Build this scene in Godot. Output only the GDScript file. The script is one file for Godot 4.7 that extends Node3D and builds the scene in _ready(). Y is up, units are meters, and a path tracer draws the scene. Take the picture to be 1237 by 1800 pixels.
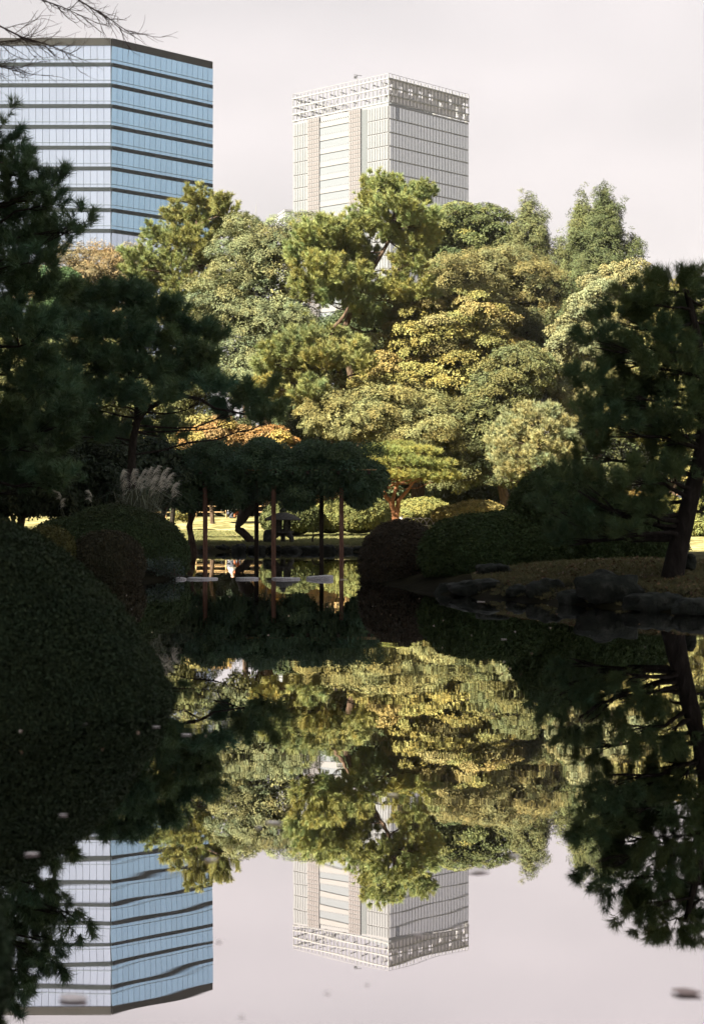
extends Node3D
# A pond in a city park: clipped shrubs, pines and a wisteria pergola in the shade, a sunlit belt of trees, two towers behind.
# Water level is y = 0, the photographer crouches on the near bank, z runs away from the camera (negative = farther).

const FOCAL := 3000.0
const EYE := 1.3
var rng := RandomNumberGenerator.new()
var M := {}
var names := {}
var noise := FastNoiseLite.new()
var pond := PackedVector2Array()

# ---------------------------------------------------------------- mesh builder
class Shape:
	var v := PackedVector3Array()
	var n := PackedVector3Array()
	var i := PackedInt32Array()
	var c := PackedColorArray()
	func tri(a: Vector3, b: Vector3, c: Vector3) -> void:
		var k := (b - a).cross(c - a).normalized()
		var s := v.size()
		v.append_array([a, b, c]); n.append_array([k, k, k]); i.append_array([s, s + 2, s + 1])
	func quad(a: Vector3, b: Vector3, c: Vector3, d: Vector3) -> void:
		var k := (c - a).cross(d - b).normalized()
		var s := v.size()
		v.append_array([a, b, c, d]); n.append_array([k, k, k, k]); i.append_array([s, s + 2, s + 1, s, s + 3, s + 2])
	func box(t: Transform3D, size: Vector3) -> void:
		var h := size * 0.5
		var p := []
		for k in 8:
			p.append(t * Vector3(h.x if k & 1 else -h.x, h.y if k & 2 else -h.y, h.z if k & 4 else -h.z))
		quad(p[4], p[5], p[7], p[6]); quad(p[1], p[0], p[2], p[3]); quad(p[5], p[1], p[3], p[7])
		quad(p[0], p[4], p[6], p[2]); quad(p[6], p[7], p[3], p[2]); quad(p[0], p[1], p[5], p[4])
	func tube(pts: Array, rad: Array, sides := 7) -> void:
		var s := v.size()
		var side := Vector3.RIGHT
		for k in pts.size():
			var along: Vector3 = (pts[mini(k + 1, pts.size() - 1)] - pts[maxi(k - 1, 0)]).normalized()
			side = side - along * side.dot(along)
			if side.length() < 0.05:
				side = along.cross(Vector3(0.3, 0.2, 0.9))
			side = side.normalized()
			var other := along.cross(side)
			for j in sides:
				var a := TAU * j / sides
				var o := side * cos(a) + other * sin(a)
				v.append(pts[k] + o * rad[k]); n.append(o)
		for k in pts.size() - 1:
			for j in sides:
				var a := s + k * sides + j
				var b := s + k * sides + (j + 1) % sides
				i.append_array([a, a + sides, b, b, a + sides, b + sides])
		for end in [0, pts.size() - 1]:
			var m := v.size()
			var along2: Vector3 = (pts[1] - pts[0]).normalized() * -1.0 if end == 0 else (pts[-1] - pts[-2]).normalized()
			v.append(pts[end]); n.append(along2)
			for j in sides:
				v.append(v[s + end * sides + j]); n.append(along2)
			for j in sides:
				if end == 0:
					i.append_array([m, m + 1 + j, m + 1 + (j + 1) % sides])
				else:
					i.append_array([m, m + 1 + (j + 1) % sides, m + 1 + j])
	func lathe(profile: Array, sides := 14) -> void:
		for k in profile.size() - 1:
			for j in sides:
				var a0 := TAU * j / sides
				var a1 := TAU * (j + 1) / sides
				var p: Vector2 = profile[k]
				var q: Vector2 = profile[k + 1]
				quad(Vector3(cos(a0) * p.x, p.y, -sin(a0) * p.x), Vector3(cos(a1) * p.x, p.y, -sin(a1) * p.x), Vector3(cos(a1) * q.x, q.y, -sin(a1) * q.x), Vector3(cos(a0) * q.x, q.y, -sin(a0) * q.x))
	func sheet(rows: Array) -> void:
		# rows of points of equal length, smooth
		var s := v.size()
		var w: int = rows[0].size()
		var acc := []
		for r in rows:
			for p in r:
				v.append(p); acc.append(Vector3.ZERO)
		for r in rows.size() - 1:
			for col in w - 1:
				var a := r * w + col
				var q := [a, a + 1, a + w + 1, a + w]
				var k: Vector3 = (v[s + q[2]] - v[s + q[0]]).cross(v[s + q[3]] - v[s + q[1]])
				for e in q:
					acc[e] += k
				i.append_array([s + q[0], s + q[2], s + q[1], s + q[0], s + q[3], s + q[2]])
		for k in acc:
			n.append(k.normalized())
	func mesh() -> ArrayMesh:
		var m := ArrayMesh.new()
		var a := []
		a.resize(Mesh.ARRAY_MAX)
		a[Mesh.ARRAY_VERTEX] = v; a[Mesh.ARRAY_NORMAL] = n; a[Mesh.ARRAY_INDEX] = i
		if c.size():
			a[Mesh.ARRAY_COLOR] = c
		m.add_surface_from_arrays(Mesh.PRIMITIVE_TRIANGLES, a)
		return m

# ---------------------------------------------------------------- naming and placing
func numbered(called: String) -> String:
	var k: int = names.get(called, 0)
	names[called] = k + 1
	return called if k == 0 else "%s_%03d" % [called, k]

func thing(called: String, label: String, category: String, where := Vector3.ZERO, group := "") -> Node3D:
	var o := Node3D.new()
	o.name = numbered(called)
	add_child(o)
	o.position = where
	o.set_meta("label", label); o.set_meta("category", category)
	if group:
		o.set_meta("group", group)
	return o

func obj(called: String, mesh: Mesh, mat: Material, parent: Node, t := Transform3D()) -> MeshInstance3D:
	var o := MeshInstance3D.new()
	o.name = called if parent != self else numbered(called)
	o.mesh = mesh
	o.material_override = mat
	o.transform = t
	parent.add_child(o, true)
	return o

func tag(o: Node, label: String, category: String, group := "") -> Node:
	o.set_meta("label", label); o.set_meta("category", category)
	if group:
		o.set_meta("group", group)
	return o

func struct_(called: String, mesh: Mesh, mat: Material, label := "") -> MeshInstance3D:
	var o := obj(called, mesh, mat, self)
	o.set_meta("kind", "structure")
	if label:
		o.set_meta("label", label)
	return o

func scatter(called: String, mesh: Mesh, mat: Material, parent: Node, xf: Array, cols: Array) -> MultiMeshInstance3D:
	var mm := MultiMesh.new()
	mm.transform_format = MultiMesh.TRANSFORM_3D
	mm.use_colors = true
	mm.mesh = mesh
	mm.instance_count = xf.size()
	var inv := Transform3D()
	if parent is Node3D and parent != self:
		inv = parent.transform.affine_inverse()
	for k in xf.size():
		mm.set_instance_transform(k, inv * xf[k])
		mm.set_instance_color(k, cols[k])
	var o := MultiMeshInstance3D.new()
	o.name = called if parent != self else numbered(called)
	o.multimesh = mm
	o.material_override = mat
	o.set_meta("kind", "stuff")
	parent.add_child(o, true)
	return o

func at(px: float, py: float, d: float) -> Vector3:   # bearing and depth to a place
	return Vector3((px - 618.5) / FOCAL * d, EYE - (py - 911.0) / FOCAL * d, -d)

func span(px: float, d: float) -> float:
	return px / FOCAL * d

func rand_dir() -> Vector3:
	var y := rng.randf_range(-1.0, 1.0)
	var a := rng.randf_range(0.0, TAU)
	var r := sqrt(1.0 - y * y)
	return Vector3(cos(a) * r, y, sin(a) * r)

func basis_up(up: Vector3, s: float) -> Basis:
	var u := up.normalized()
	var x := u.cross(rand_dir())
	if x.length() < 0.05:
		x = u.cross(Vector3(0.61, 0.3, 0.73))
	x = x.normalized()
	return Basis(x * s, u * s, x.cross(u) * s)

func tinted(c: Color, spread := 0.22) -> Color:
	var k := rng.randf_range(1.0 - spread, 1.0 + spread)
	var w := rng.randf_range(-0.1, 0.1)
	return Color(c.r * k * (1.0 + w), c.g * k, c.b * k * (1.0 - w))

# ---------------------------------------------------------------- materials
func lin(r: float, g: float, b: float) -> Color:
	return Color(r, g, b).linear_to_srgb()

func plain_mat(called: String, c: Color, rough := 0.8, metal := 0.0, spec := 0.5) -> StandardMaterial3D:
	var m := StandardMaterial3D.new()
	m.resource_name = called
	m.albedo_color = c
	m.roughness = rough
	m.metallic = metal
	m.metallic_specular = spec
	M[called] = m
	return m

func leaf_mat(called: String, rough := 0.55, spec := 0.4, through := 0.07) -> StandardMaterial3D:
	var m := plain_mat(called, Color.WHITE, rough, 0.0, spec)
	m.vertex_color_use_as_albedo = true
	m.cull_mode = BaseMaterial3D.CULL_DISABLED
	m.backlight_enabled = true
	m.backlight = lin(through, through, through * 0.6)
	return m

func noise_mat(called: String, stops: Array, scale: float, freq: float, rough := 0.9, bump := 0.0, octaves := 5, stretch := Vector3.ONE) -> StandardMaterial3D:
	var m := plain_mat(called, Color.WHITE, rough, 0.0, 0.22)
	var f := FastNoiseLite.new()
	f.seed = called.hash() & 0xffff
	f.frequency = freq
	f.fractal_octaves = octaves
	f.fractal_gain = 0.6
	var ramp := Gradient.new()
	ramp.offsets = PackedFloat32Array(); ramp.colors = PackedColorArray()
	var off := PackedFloat32Array()
	var cs := PackedColorArray()
	for s in stops:
		off.append(s[0]); cs.append(s[1])
	ramp.offsets = off; ramp.colors = cs
	var t := NoiseTexture2D.new()
	t.width = 512; t.height = 512; t.seamless = true; t.noise = f; t.color_ramp = ramp
	m.albedo_texture = t
	m.uv1_triplanar = true
	m.uv1_world_triplanar = true
	m.uv1_scale = stretch * scale
	if bump > 0.0:
		var h := NoiseTexture2D.new()
		h.width = 512; h.height = 512; h.seamless = true; h.noise = f
		m.heightmap_enabled = true
		m.heightmap_texture = h
		m.heightmap_scale = bump
	return m

func ripple_texture() -> ImageTexture:
	var side := 256
	var waves := []
	var wr := RandomNumberGenerator.new()
	wr.seed = 77
	for k in 34:
		var len := exp(wr.randf_range(log(3.0), log(44.0)))
		var a := wr.randf_range(0.0, TAU)
		var kx := roundi(cos(a) * len)
		var kz := roundi(sin(a) * len)
		if kx == 0 and kz == 0:
			continue
		waves.append([kx, kz, wr.randf_range(0.0, TAU), wr.randf_range(0.5, 1.0)])
	var img := Image.create(side, side, false, Image.FORMAT_RGBF)
	for y in side:
		for x in side:
			var sx := 0.0
			var sz := 0.0
			for w in waves:
				var c: float = cos(TAU * (w[0] * x + w[1] * y) / side + w[2]) * w[3]
				var l := sqrt(float(w[0] * w[0] + w[1] * w[1]))
				sx += c * w[0] / l; sz += c * w[1] / l
			img.set_pixel(x, y, Color(0.5 + sx * 0.06, 0.5 + sz * 0.06, 1.0))
	return ImageTexture.create_from_image(img)

func make_materials() -> void:
	leaf_mat("broad_leaf", 0.6, 0.25)
	leaf_mat("needle", 0.6, 0.25, 0.16)
	leaf_mat("hedge_leaf", 0.65, 0.2, 0.1)
	leaf_mat("grass_blade", 0.7, 0.3)
	leaf_mat("plume_hair", 0.8, 0.3, 0.5)
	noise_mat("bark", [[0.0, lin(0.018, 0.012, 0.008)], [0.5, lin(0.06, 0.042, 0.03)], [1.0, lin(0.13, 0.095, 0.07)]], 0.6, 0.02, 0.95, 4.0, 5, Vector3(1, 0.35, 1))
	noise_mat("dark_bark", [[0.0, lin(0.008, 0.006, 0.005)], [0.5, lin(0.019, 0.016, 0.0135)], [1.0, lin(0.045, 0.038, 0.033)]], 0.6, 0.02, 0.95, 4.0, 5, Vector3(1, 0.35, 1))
	noise_mat("red_bark", [[0.0, lin(0.05, 0.022, 0.012)], [0.55, lin(0.16, 0.075, 0.04)], [1.0, lin(0.26, 0.14, 0.08)]], 0.5, 0.02, 0.95, 3.0, 5, Vector3(1, 0.35, 1))
	noise_mat("twig_bark", [[0.0, lin(0.03, 0.02, 0.018)], [1.0, lin(0.09, 0.06, 0.05)]], 1.5, 0.02)
	noise_mat("rock", [[0.0, lin(0.006, 0.008, 0.006)], [0.5, lin(0.016, 0.019, 0.015)], [0.62, lin(0.024, 0.028, 0.02)], [0.76, lin(0.038, 0.04, 0.034)], [1.0, lin(0.07, 0.07, 0.06)]], 0.45, 0.015, 0.85, 6.0)
	noise_mat("pale_stone", [[0.0, lin(0.16, 0.155, 0.15)], [0.5, lin(0.36, 0.35, 0.35)], [1.0, lin(0.58, 0.57, 0.57)]], 1.6, 0.03, 0.4, 1.5)
	noise_mat("lantern_stone", [[0.0, lin(0.02, 0.02, 0.018)], [0.6, lin(0.055, 0.053, 0.046)], [1.0, lin(0.13, 0.125, 0.11)]], 0.9, 0.02, 0.95, 1.5)
	noise_mat("lawn", [[0.0, lin(0.045, 0.045, 0.018)], [0.4, lin(0.10, 0.095, 0.04)], [0.6, lin(0.22, 0.20, 0.10)], [1.0, lin(0.38, 0.34, 0.21)]], 0.11, 0.012, 0.95, 3.0, 6)
	M.lawn.metallic_specular = 0.1
	M.rock.metallic_specular = 0.25
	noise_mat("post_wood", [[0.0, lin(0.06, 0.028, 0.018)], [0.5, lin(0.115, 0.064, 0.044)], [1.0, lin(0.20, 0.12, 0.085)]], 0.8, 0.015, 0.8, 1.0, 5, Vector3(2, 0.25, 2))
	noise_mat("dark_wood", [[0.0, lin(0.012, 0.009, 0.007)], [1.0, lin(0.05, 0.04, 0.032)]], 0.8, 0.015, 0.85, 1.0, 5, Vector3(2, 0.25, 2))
	noise_mat("bamboo", [[0.0, lin(0.2, 0.13, 0.06)], [1.0, lin(0.42, 0.31, 0.17)]], 0.7, 0.02, 0.6)
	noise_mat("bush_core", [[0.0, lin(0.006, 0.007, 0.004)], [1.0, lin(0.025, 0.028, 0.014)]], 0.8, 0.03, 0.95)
	noise_mat("concrete_band", [[0.0, lin(0.008, 0.012, 0.015)], [1.0, lin(0.011, 0.016, 0.019)]], 0.05, 0.01, 0.7)
	noise_mat("roof_band", [[0.0, lin(0.016, 0.017, 0.017)], [1.0, lin(0.022, 0.022, 0.022)]], 0.05, 0.01, 0.8)
	noise_mat("stone_cladding", [[0.0, lin(0.108, 0.116, 0.130)], [1.0, lin(0.126, 0.135, 0.15)]], 0.03, 0.01, 0.35)
	noise_mat("brown_cladding", [[0.0, lin(0.095, 0.092, 0.098)], [1.0, lin(0.115, 0.11, 0.118)]], 0.03, 0.01, 0.6)
	plain_mat("screen_pale", lin(0.46, 0.45, 0.46), 0.35, 0.6)
	plain_mat("ledge_white", lin(0.105, 0.108, 0.118), 0.6)
	plain_mat("inner_steel", lin(0.14, 0.146, 0.158), 0.6)
	plain_mat("joint_grey", lin(0.10, 0.106, 0.12), 0.6)
	plain_mat("shadow_gap", lin(0.05, 0.06, 0.07), 0.5)
	plain_mat("frame_white", lin(0.15, 0.157, 0.17), 0.5)
	plain_mat("mullion_dark", lin(0.06, 0.085, 0.105), 0.5)
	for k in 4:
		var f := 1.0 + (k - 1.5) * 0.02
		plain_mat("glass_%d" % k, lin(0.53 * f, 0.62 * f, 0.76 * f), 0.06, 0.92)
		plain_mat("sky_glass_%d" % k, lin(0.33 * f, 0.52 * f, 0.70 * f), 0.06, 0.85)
	plain_mat("tower_glass", lin(0.46, 0.485, 0.53), 0.12, 0.55)
	plain_mat("dark_glass", lin(0.16, 0.18, 0.21), 0.1, 0.5)
	plain_mat("spandrel_glass", lin(0.135, 0.152, 0.175), 0.3, 0.3, 0.2)
	plain_mat("orange_cloth", lin(0.3, 0.085, 0.03), 0.9)
	plain_mat("white_cloth", lin(0.3, 0.28, 0.26), 0.9)
	plain_mat("dark_cloth", lin(0.03, 0.035, 0.05), 0.9)
	plain_mat("skin", lin(0.4, 0.24, 0.17), 0.6)
	plain_mat("hair", lin(0.015, 0.012, 0.01), 0.5)
	plain_mat("hoop_metal", lin(0.5, 0.44, 0.4), 0.6)
	plain_mat("sign_white", lin(0.6, 0.55, 0.55), 0.7)
	plain_mat("dry_leaf", lin(0.78, 0.68, 0.64), 0.3, 0.0, 0.8)
	plain_mat("fallen_red", lin(0.34, 0.22, 0.19), 0.4)
	var w := plain_mat("water", lin(0.74, 0.69, 0.70), 0.005, 1.0)
	w.normal_enabled = true
	w.normal_texture = ripple_texture()
	w.normal_scale = 0.0017
	w.uv1_triplanar = true
	w.uv1_world_triplanar = true
	w.uv1_scale = Vector3.ONE / 9.0

# ---------------------------------------------------------------- leaf clumps
func leaf_clump(n: int, radius: float, len: float, wide: float, flat: float, seed: int) -> ArrayMesh:
	var r := RandomNumberGenerator.new()
	r.seed = seed
	var v := PackedVector3Array()
	for k in n:
		var a := r.randf_range(0.0, TAU)
		var q := sqrt(r.randf()) * radius
		var c := Vector3(cos(a) * q, r.randf_range(-1.0, 1.0) * radius * flat, sin(a) * q)
		var up := Vector3(r.randf_range(-0.9, 0.9), 1.0, r.randf_range(-0.9, 0.9)).normalized()
		var d := Vector3(c.x + r.randf_range(-0.6, 0.6) * radius, r.randf_range(-0.5, 0.2) * radius, c.z + r.randf_range(-0.6, 0.6) * radius)
		d = (d - up * d.dot(up)).normalized()
		var s := up.cross(d)
		var l := len * r.randf_range(0.7, 1.3)
		var w := wide * r.randf_range(0.8, 1.2)
		var p0 := c - d * l * 0.5
		var p1 := c + d * l * 0.05 + s * w * 0.5 + up * w * 0.12
		var p2 := c + d * l * 0.5 - up * l * 0.12
		var p3 := c + d * l * 0.05 - s * w * 0.5 + up * w * 0.12
		v.append_array([p0, p2, p1, p0, p3, p2])
	return soup(v)

func needle_tuft(n: int, len: float, wide: float, stem: float, open: float, seed: int) -> ArrayMesh:
	var r := RandomNumberGenerator.new()
	r.seed = seed
	var v := PackedVector3Array()
	for k in n:
		var a := r.randf_range(0.0, TAU)
		var tilt := open * sqrt(r.randf_range(0.02, 1.0))
		var d := Vector3(cos(a) * sin(tilt), cos(tilt), sin(a) * sin(tilt))
		var p := Vector3(0, r.randf_range(0.0, stem), 0) + Vector3(r.randf_range(-1, 1), 0, r.randf_range(-1, 1)) * stem * 0.15
		var s := d.cross(Vector3(r.randf_range(-1, 1), r.randf_range(-1, 1), r.randf_range(-1, 1))).normalized() * wide * 0.5
		var l := len * r.randf_range(0.75, 1.15)
		v.append_array([p - s, p + d * l, p + s])
	return soup(v)

func soup(v: PackedVector3Array) -> ArrayMesh:
	var m := ArrayMesh.new()
	var a := []
	a.resize(Mesh.ARRAY_MAX)
	a[Mesh.ARRAY_VERTEX] = v
	m.add_surface_from_arrays(Mesh.PRIMITIVE_TRIANGLES, a)
	return m

var L := {}
func make_leaves() -> void:
	L.broad = leaf_clump(30, 0.27, 0.125, 0.08, 0.5, 1)
	L.fine = leaf_clump(34, 0.25, 0.095, 0.06, 0.55, 2)
	L.maple = leaf_clump(30, 0.30, 0.125, 0.10, 0.32, 3)
	L.big = leaf_clump(28, 0.32, 0.17, 0.11, 0.45, 4)
	L.shade = leaf_clump(30, 0.95, 0.5, 0.34, 0.5, 5)
	L.pine_far = needle_tuft(46, 0.34, 0.036, 0.25, 1.05, 6)
	L.pine_mid = needle_tuft(60, 0.20, 0.011, 0.16, 1.15, 7)
	L.pine_near = needle_tuft(80, 0.15, 0.0065, 0.12, 1.2, 8)
	L.clip_near = leaf_clump(40, 0.075, 0.024, 0.011, 0.5, 9)
	L.clip_mid = leaf_clump(26, 0.12, 0.055, 0.028, 0.5, 10)
	L.clip_far = leaf_clump(24, 0.24, 0.12, 0.07, 0.45, 11)
	L.wisteria = leaf_clump(34, 0.21, 0.085, 0.04, 0.7, 12)
	L.shrub = leaf_clump(30, 0.28, 0.13, 0.08, 0.6, 13)

# ---------------------------------------------------------------- plants
func blob(px: float, py: float, d: float, rx: float, ry: float, deep := 0.0) -> Array:
	return [at(px, py, d), Vector3(span(rx, d), span(ry, d), deep if deep > 0.0 else span(rx, d) * 0.9)]

func limb_path(a: Vector3, b: Vector3, sag := 0.15, steps := 5) -> Array:
	var out := []
	var side := rand_dir() * a.distance_to(b) * sag
	for k in steps + 1:
		var t := float(k) / steps
		out.append(a.lerp(b, t) + side * sin(t * PI) + rand_dir() * a.distance_to(b) * 0.02 * sin(t * PI))
	return out

func tapered(n: int, r0: float, r1: float) -> Array:
	var out := []
	for k in n:
		out.append(lerpf(r0, r1, float(k) / (n - 1)))
	return out

func wood(called: String, parent: Node3D, pts: Array, r0: float, r1: float, mat: Material, sides := 7) -> MeshInstance3D:
	var s := Shape.new()
	var p := []
	for q in pts:
		p.append(q - parent.position)
	s.tube(p, tapered(p.size(), r0, r1), sides)
	return obj(called, s.mesh(), mat, parent)

# Crown of a broadleaf tree: lobes over the blobs, leaf clumps over the lobes.
func lobed_foliage(parent: Node3D, blobs: Array, lobe: float, per_lobe: float, mesh: Mesh, mat: Material, tint: Color, low := -0.55, scale := 1.0, squash := 0.62, second := Color(0, 0, 0, 0)) -> void:
	var xf := []
	var cols := []
	for b in blobs:
		var c: Vector3 = b[0]
		var r: Vector3 = b[1]
		var area := 4.0 * PI * pow((pow(r.x * r.y, 1.6) + pow(r.x * r.z, 1.6) + pow(r.y * r.z, 1.6)) / 3.0, 1.0 / 1.6)
		var n := maxi(6, int(area / (lobe * lobe * 2.3)))
		for k in n:
			var y := 1.0 - 2.0 * (k + 0.5) / n
			if y < low:
				continue
			var a := k * 2.39996 + rng.randf_range(-0.35, 0.35)
			var q := sqrt(1.0 - y * y)
			var dir := Vector3(cos(a) * q, y, sin(a) * q)
			var lc := c + dir * r * rng.randf_range(0.68, 1.02)
			var lr := lobe * rng.randf_range(0.7, 1.3)
			var inside := false
			for o in blobs:
				if o[0] != c and ((lc - o[0]) / o[1]).length() < 0.72:
					inside = true
			if inside:
				continue
			var lobe_tint := tinted(tint if second.a == 0.0 or rng.randf() < 0.7 else second, 0.16)
			for m in int(1.9 * per_lobe * lr * lr / (lobe * lobe) * rng.randf_range(0.8, 1.2)):
				var d := rand_dir()
				if d.dot(dir) < -0.35 or d.y < -0.2:
					continue
				var p := lc + d * Vector3(lr, lr * squash, lr) * rng.randf_range(0.72, 1.06)
				xf.append(Transform3D(basis_up(d * 0.8 + dir * 0.25 + Vector3(0, 0.55, 0), scale * rng.randf_range(0.75, 1.25)), p))
				cols.append(tinted(lobe_tint, 0.18))
		# leaves within the crown, so that one does not look straight through it
		for m in int(n * 9.0):
			var d2 := rand_dir()
			var p2 := c + d2 * r * rng.randf_range(0.35, 0.8)
			xf.append(Transform3D(basis_up(d2 + Vector3(0, 0.6, 0), scale * 2.2), p2))
			cols.append(tinted(tint, 0.15))
	scatter("foliage", mesh, mat, parent, xf, cols)

func broad_tree(called: String, label: String, base: Vector3, blobs: Array, lobe: float, per_lobe: float, leaf: String, tint: Color, trunk_r: float, group := "trees of the sunlit belt", low := -0.55, second := Color(0, 0, 0, 0), scale := 1.0, squash := 0.62) -> Node3D:
	var t := thing(called, label, "tree", base, group)
	var mid := Vector3.ZERO
	var top := -1e9
	for b in blobs:
		mid += b[0] / blobs.size()
		top = maxf(top, b[0].y)
	var fork := base.lerp(mid, 0.55)
	wood("trunk", t, limb_path(base - Vector3(0, 0.3, 0), fork, 0.05), trunk_r, trunk_r * 0.6, M.bark, 9)
	for b in blobs:
		wood("limb", t, limb_path(fork - (fork - base) * 0.12, b[0] + Vector3(0, b[1].y * 0.4, 0), 0.1), trunk_r * 0.5, trunk_r * 0.08, M.bark)
	lobed_foliage(t, blobs, lobe, per_lobe, L[leaf], M.broad_leaf, tint, low, scale, squash, second)
	return t

# Pine: a trunk, a limb to each pad of needles, tufts over each pad.
func pine(called: String, label: String, trunk: Array, r0: float, pads: Array, leaf: String, tint: Color, per_m2: float, scale: float, group: String, bark := "bark", fill := 0.45, upward := 0.75, brush := 0.0) -> Node3D:
	var base: Vector3 = trunk[0]
	var t := thing(called, label, "pine tree", base, group)
	var path := []
	for k in trunk.size() - 1:
		for j in 4:
			var u := j / 4.0
			path.append(trunk[k].cubic_interpolate(trunk[k + 1], trunk[maxi(k - 1, 0)], trunk[mini(k + 2, trunk.size() - 1)], u))
	path.append(trunk[-1])
	wood("trunk", t, path, r0, r0 * 0.22, M[bark], 10)
	var xf := []
	var cols := []
	for p in pads:
		var c: Vector3 = p[0]
		var r: Vector3 = p[1]
		var best := path.size() / 4
		var cost := 1e9
		for k in range(path.size() / 5, path.size()):
			var e: float = path[k].distance_to(c) + absf(path[k].y - (c.y - 0.25 * absf(path[k].x - c.x))) * 0.6
			if e < cost:
				cost = e; best = k
		var from: Vector3 = path[best]
		if from.distance_to(c) > 0.15:
			var lr: float = r0 * lerpf(0.30, 0.14, float(best) / path.size())
			var b := limb_path(from, c - Vector3(0, r.y * 0.45, 0), 0.12, 6)
			wood("limb", t, b, lr, lr * 0.25, M[bark], 6)
			for k in 5:
				var d := rand_dir()
				wood("limb", t, limb_path(b[4], c + d * r * 0.7 * Vector3(1, 0.6, 1), 0.1, 3), lr * 0.3, lr * 0.08, M[bark], 4)
		var n := int(per_m2 * PI * r.x * r.z)
		var pad_tint := tinted(tint, 0.12)
		var tips := []
		if brush > 0.0:
			for k in maxi(6, n / 13):
				var e := rand_dir()
				if e.y < -0.3:
					e.y = -e.y
				tips.append([c + e * r * rng.randf_range(0.7, 1.05), Vector3(e.x * 0.75, 0.7, e.z * 0.75).normalized(), tinted(pad_tint, 0.15)])
		for k in n:
			if brush > 0.0 and k % 6 != 0:
				var tip: Array = tips[rng.randi() % tips.size()]
				var u := rng.randf_range(-0.6, 0.6)
				xf.append(Transform3D(basis_up(tip[1] + rand_dir() * 0.45, scale * rng.randf_range(0.7, 1.2)), tip[0] + tip[1] * u * brush + rand_dir() * brush * 0.26 * (1.0 - absf(u))))
				cols.append(tinted(tip[2], 0.16))
				continue
			var d := rand_dir()
			if d.y < -0.45 and rng.randf() < 0.7:
				d.y = -d.y
			var pos := c + d * r * (pow(rng.randf(), fill))
			pos += Vector3(noise.get_noise_3dv(pos * 40.0), noise.get_noise_3dv(pos * 40.0 + Vector3(99, 0, 0)), 0) * r.y * 0.5
			var up := Vector3(d.x * 0.75, upward + d.y * 0.5, d.z * 0.75) + rand_dir() * 0.35
			xf.append(Transform3D(basis_up(up, scale * rng.randf_range(0.7, 1.25)), pos))
			cols.append(tinted(pad_tint, 0.2))
	scatter("needles", L[leaf], M.needle, t, xf, cols)
	return t

func ellipsoid(s: Shape, c: Vector3, r: Vector3, rings := 12, segs := 18, rough := 0.08, freq := 1.0) -> void:
	var rows := []
	for k in rings + 1:
		var row := []
		var a := PI * k / rings
		for j in segs + 1:
			var b := TAU * (j % segs) / segs
			var d := Vector3(sin(a) * cos(b), cos(a), sin(a) * sin(b))
			var q := c + d * r
			row.append(c + d * r * (1.0 + rough * noise.get_noise_3dv(q * freq * 60.0)))
		rows.append(row)
	s.sheet(rows)

# Clipped shrub or hedge: dark core, and a skin of small leaves over it.
func clipped(called: String, label: String, category: String, blobs: Array, leaf: String, per_m2: float, tint: Color, group := "", bumps := 0.06, scale := 1.0, second := Color(0, 0, 0, 0)) -> Node3D:
	var base: Vector3 = blobs[0][0]
	base.y = ground(base.x, base.z)
	var t := thing(called, label, category, base, group)
	var core := Shape.new()
	var xf := []
	var cols := []
	for b in blobs:
		var c: Vector3 = b[0]
		var r: Vector3 = b[1]
		ellipsoid(core, c - base, r * 0.94, 12, 20, 0.03, 0.6 / maxf(r.x, 0.2))
		var area := 4.0 * PI * pow((pow(r.x * r.y, 1.6) + pow(r.x * r.z, 1.6) + pow(r.y * r.z, 1.6)) / 3.0, 1.0 / 1.6)
		for k in int(area * per_m2):
			var d := rand_dir()
			if d.y < -0.6:
				continue
			var p := c + d * r
			var gone := false
			for o in blobs:
				if o[0] != c and ((p - o[0]) / o[1]).length() < 0.93:
					gone = true
			if gone or p.y < ground(p.x, p.z) - 0.05:
				continue
			var nrm := (d / r).normalized()
			p += nrm * (noise.get_noise_3dv(p * 55.0 / maxf(r.x, 0.3)) * bumps * r.x + rng.randf_range(-0.03, 0.015))
			xf.append(Transform3D(basis_up(nrm + Vector3(0, 0.25, 0) + rand_dir() * 0.5, scale * rng.randf_range(0.75, 1.3)), p))
			var patch := noise.get_noise_3dv(p * 25.0) * 0.5 + 0.5
			cols.append(tinted(tint if second.a == 0.0 else tint.lerp(second, patch), 0.28))
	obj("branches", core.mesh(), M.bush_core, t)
	scatter("leaves", L[leaf], M.hedge_leaf, t, xf, cols)
	return t

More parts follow.
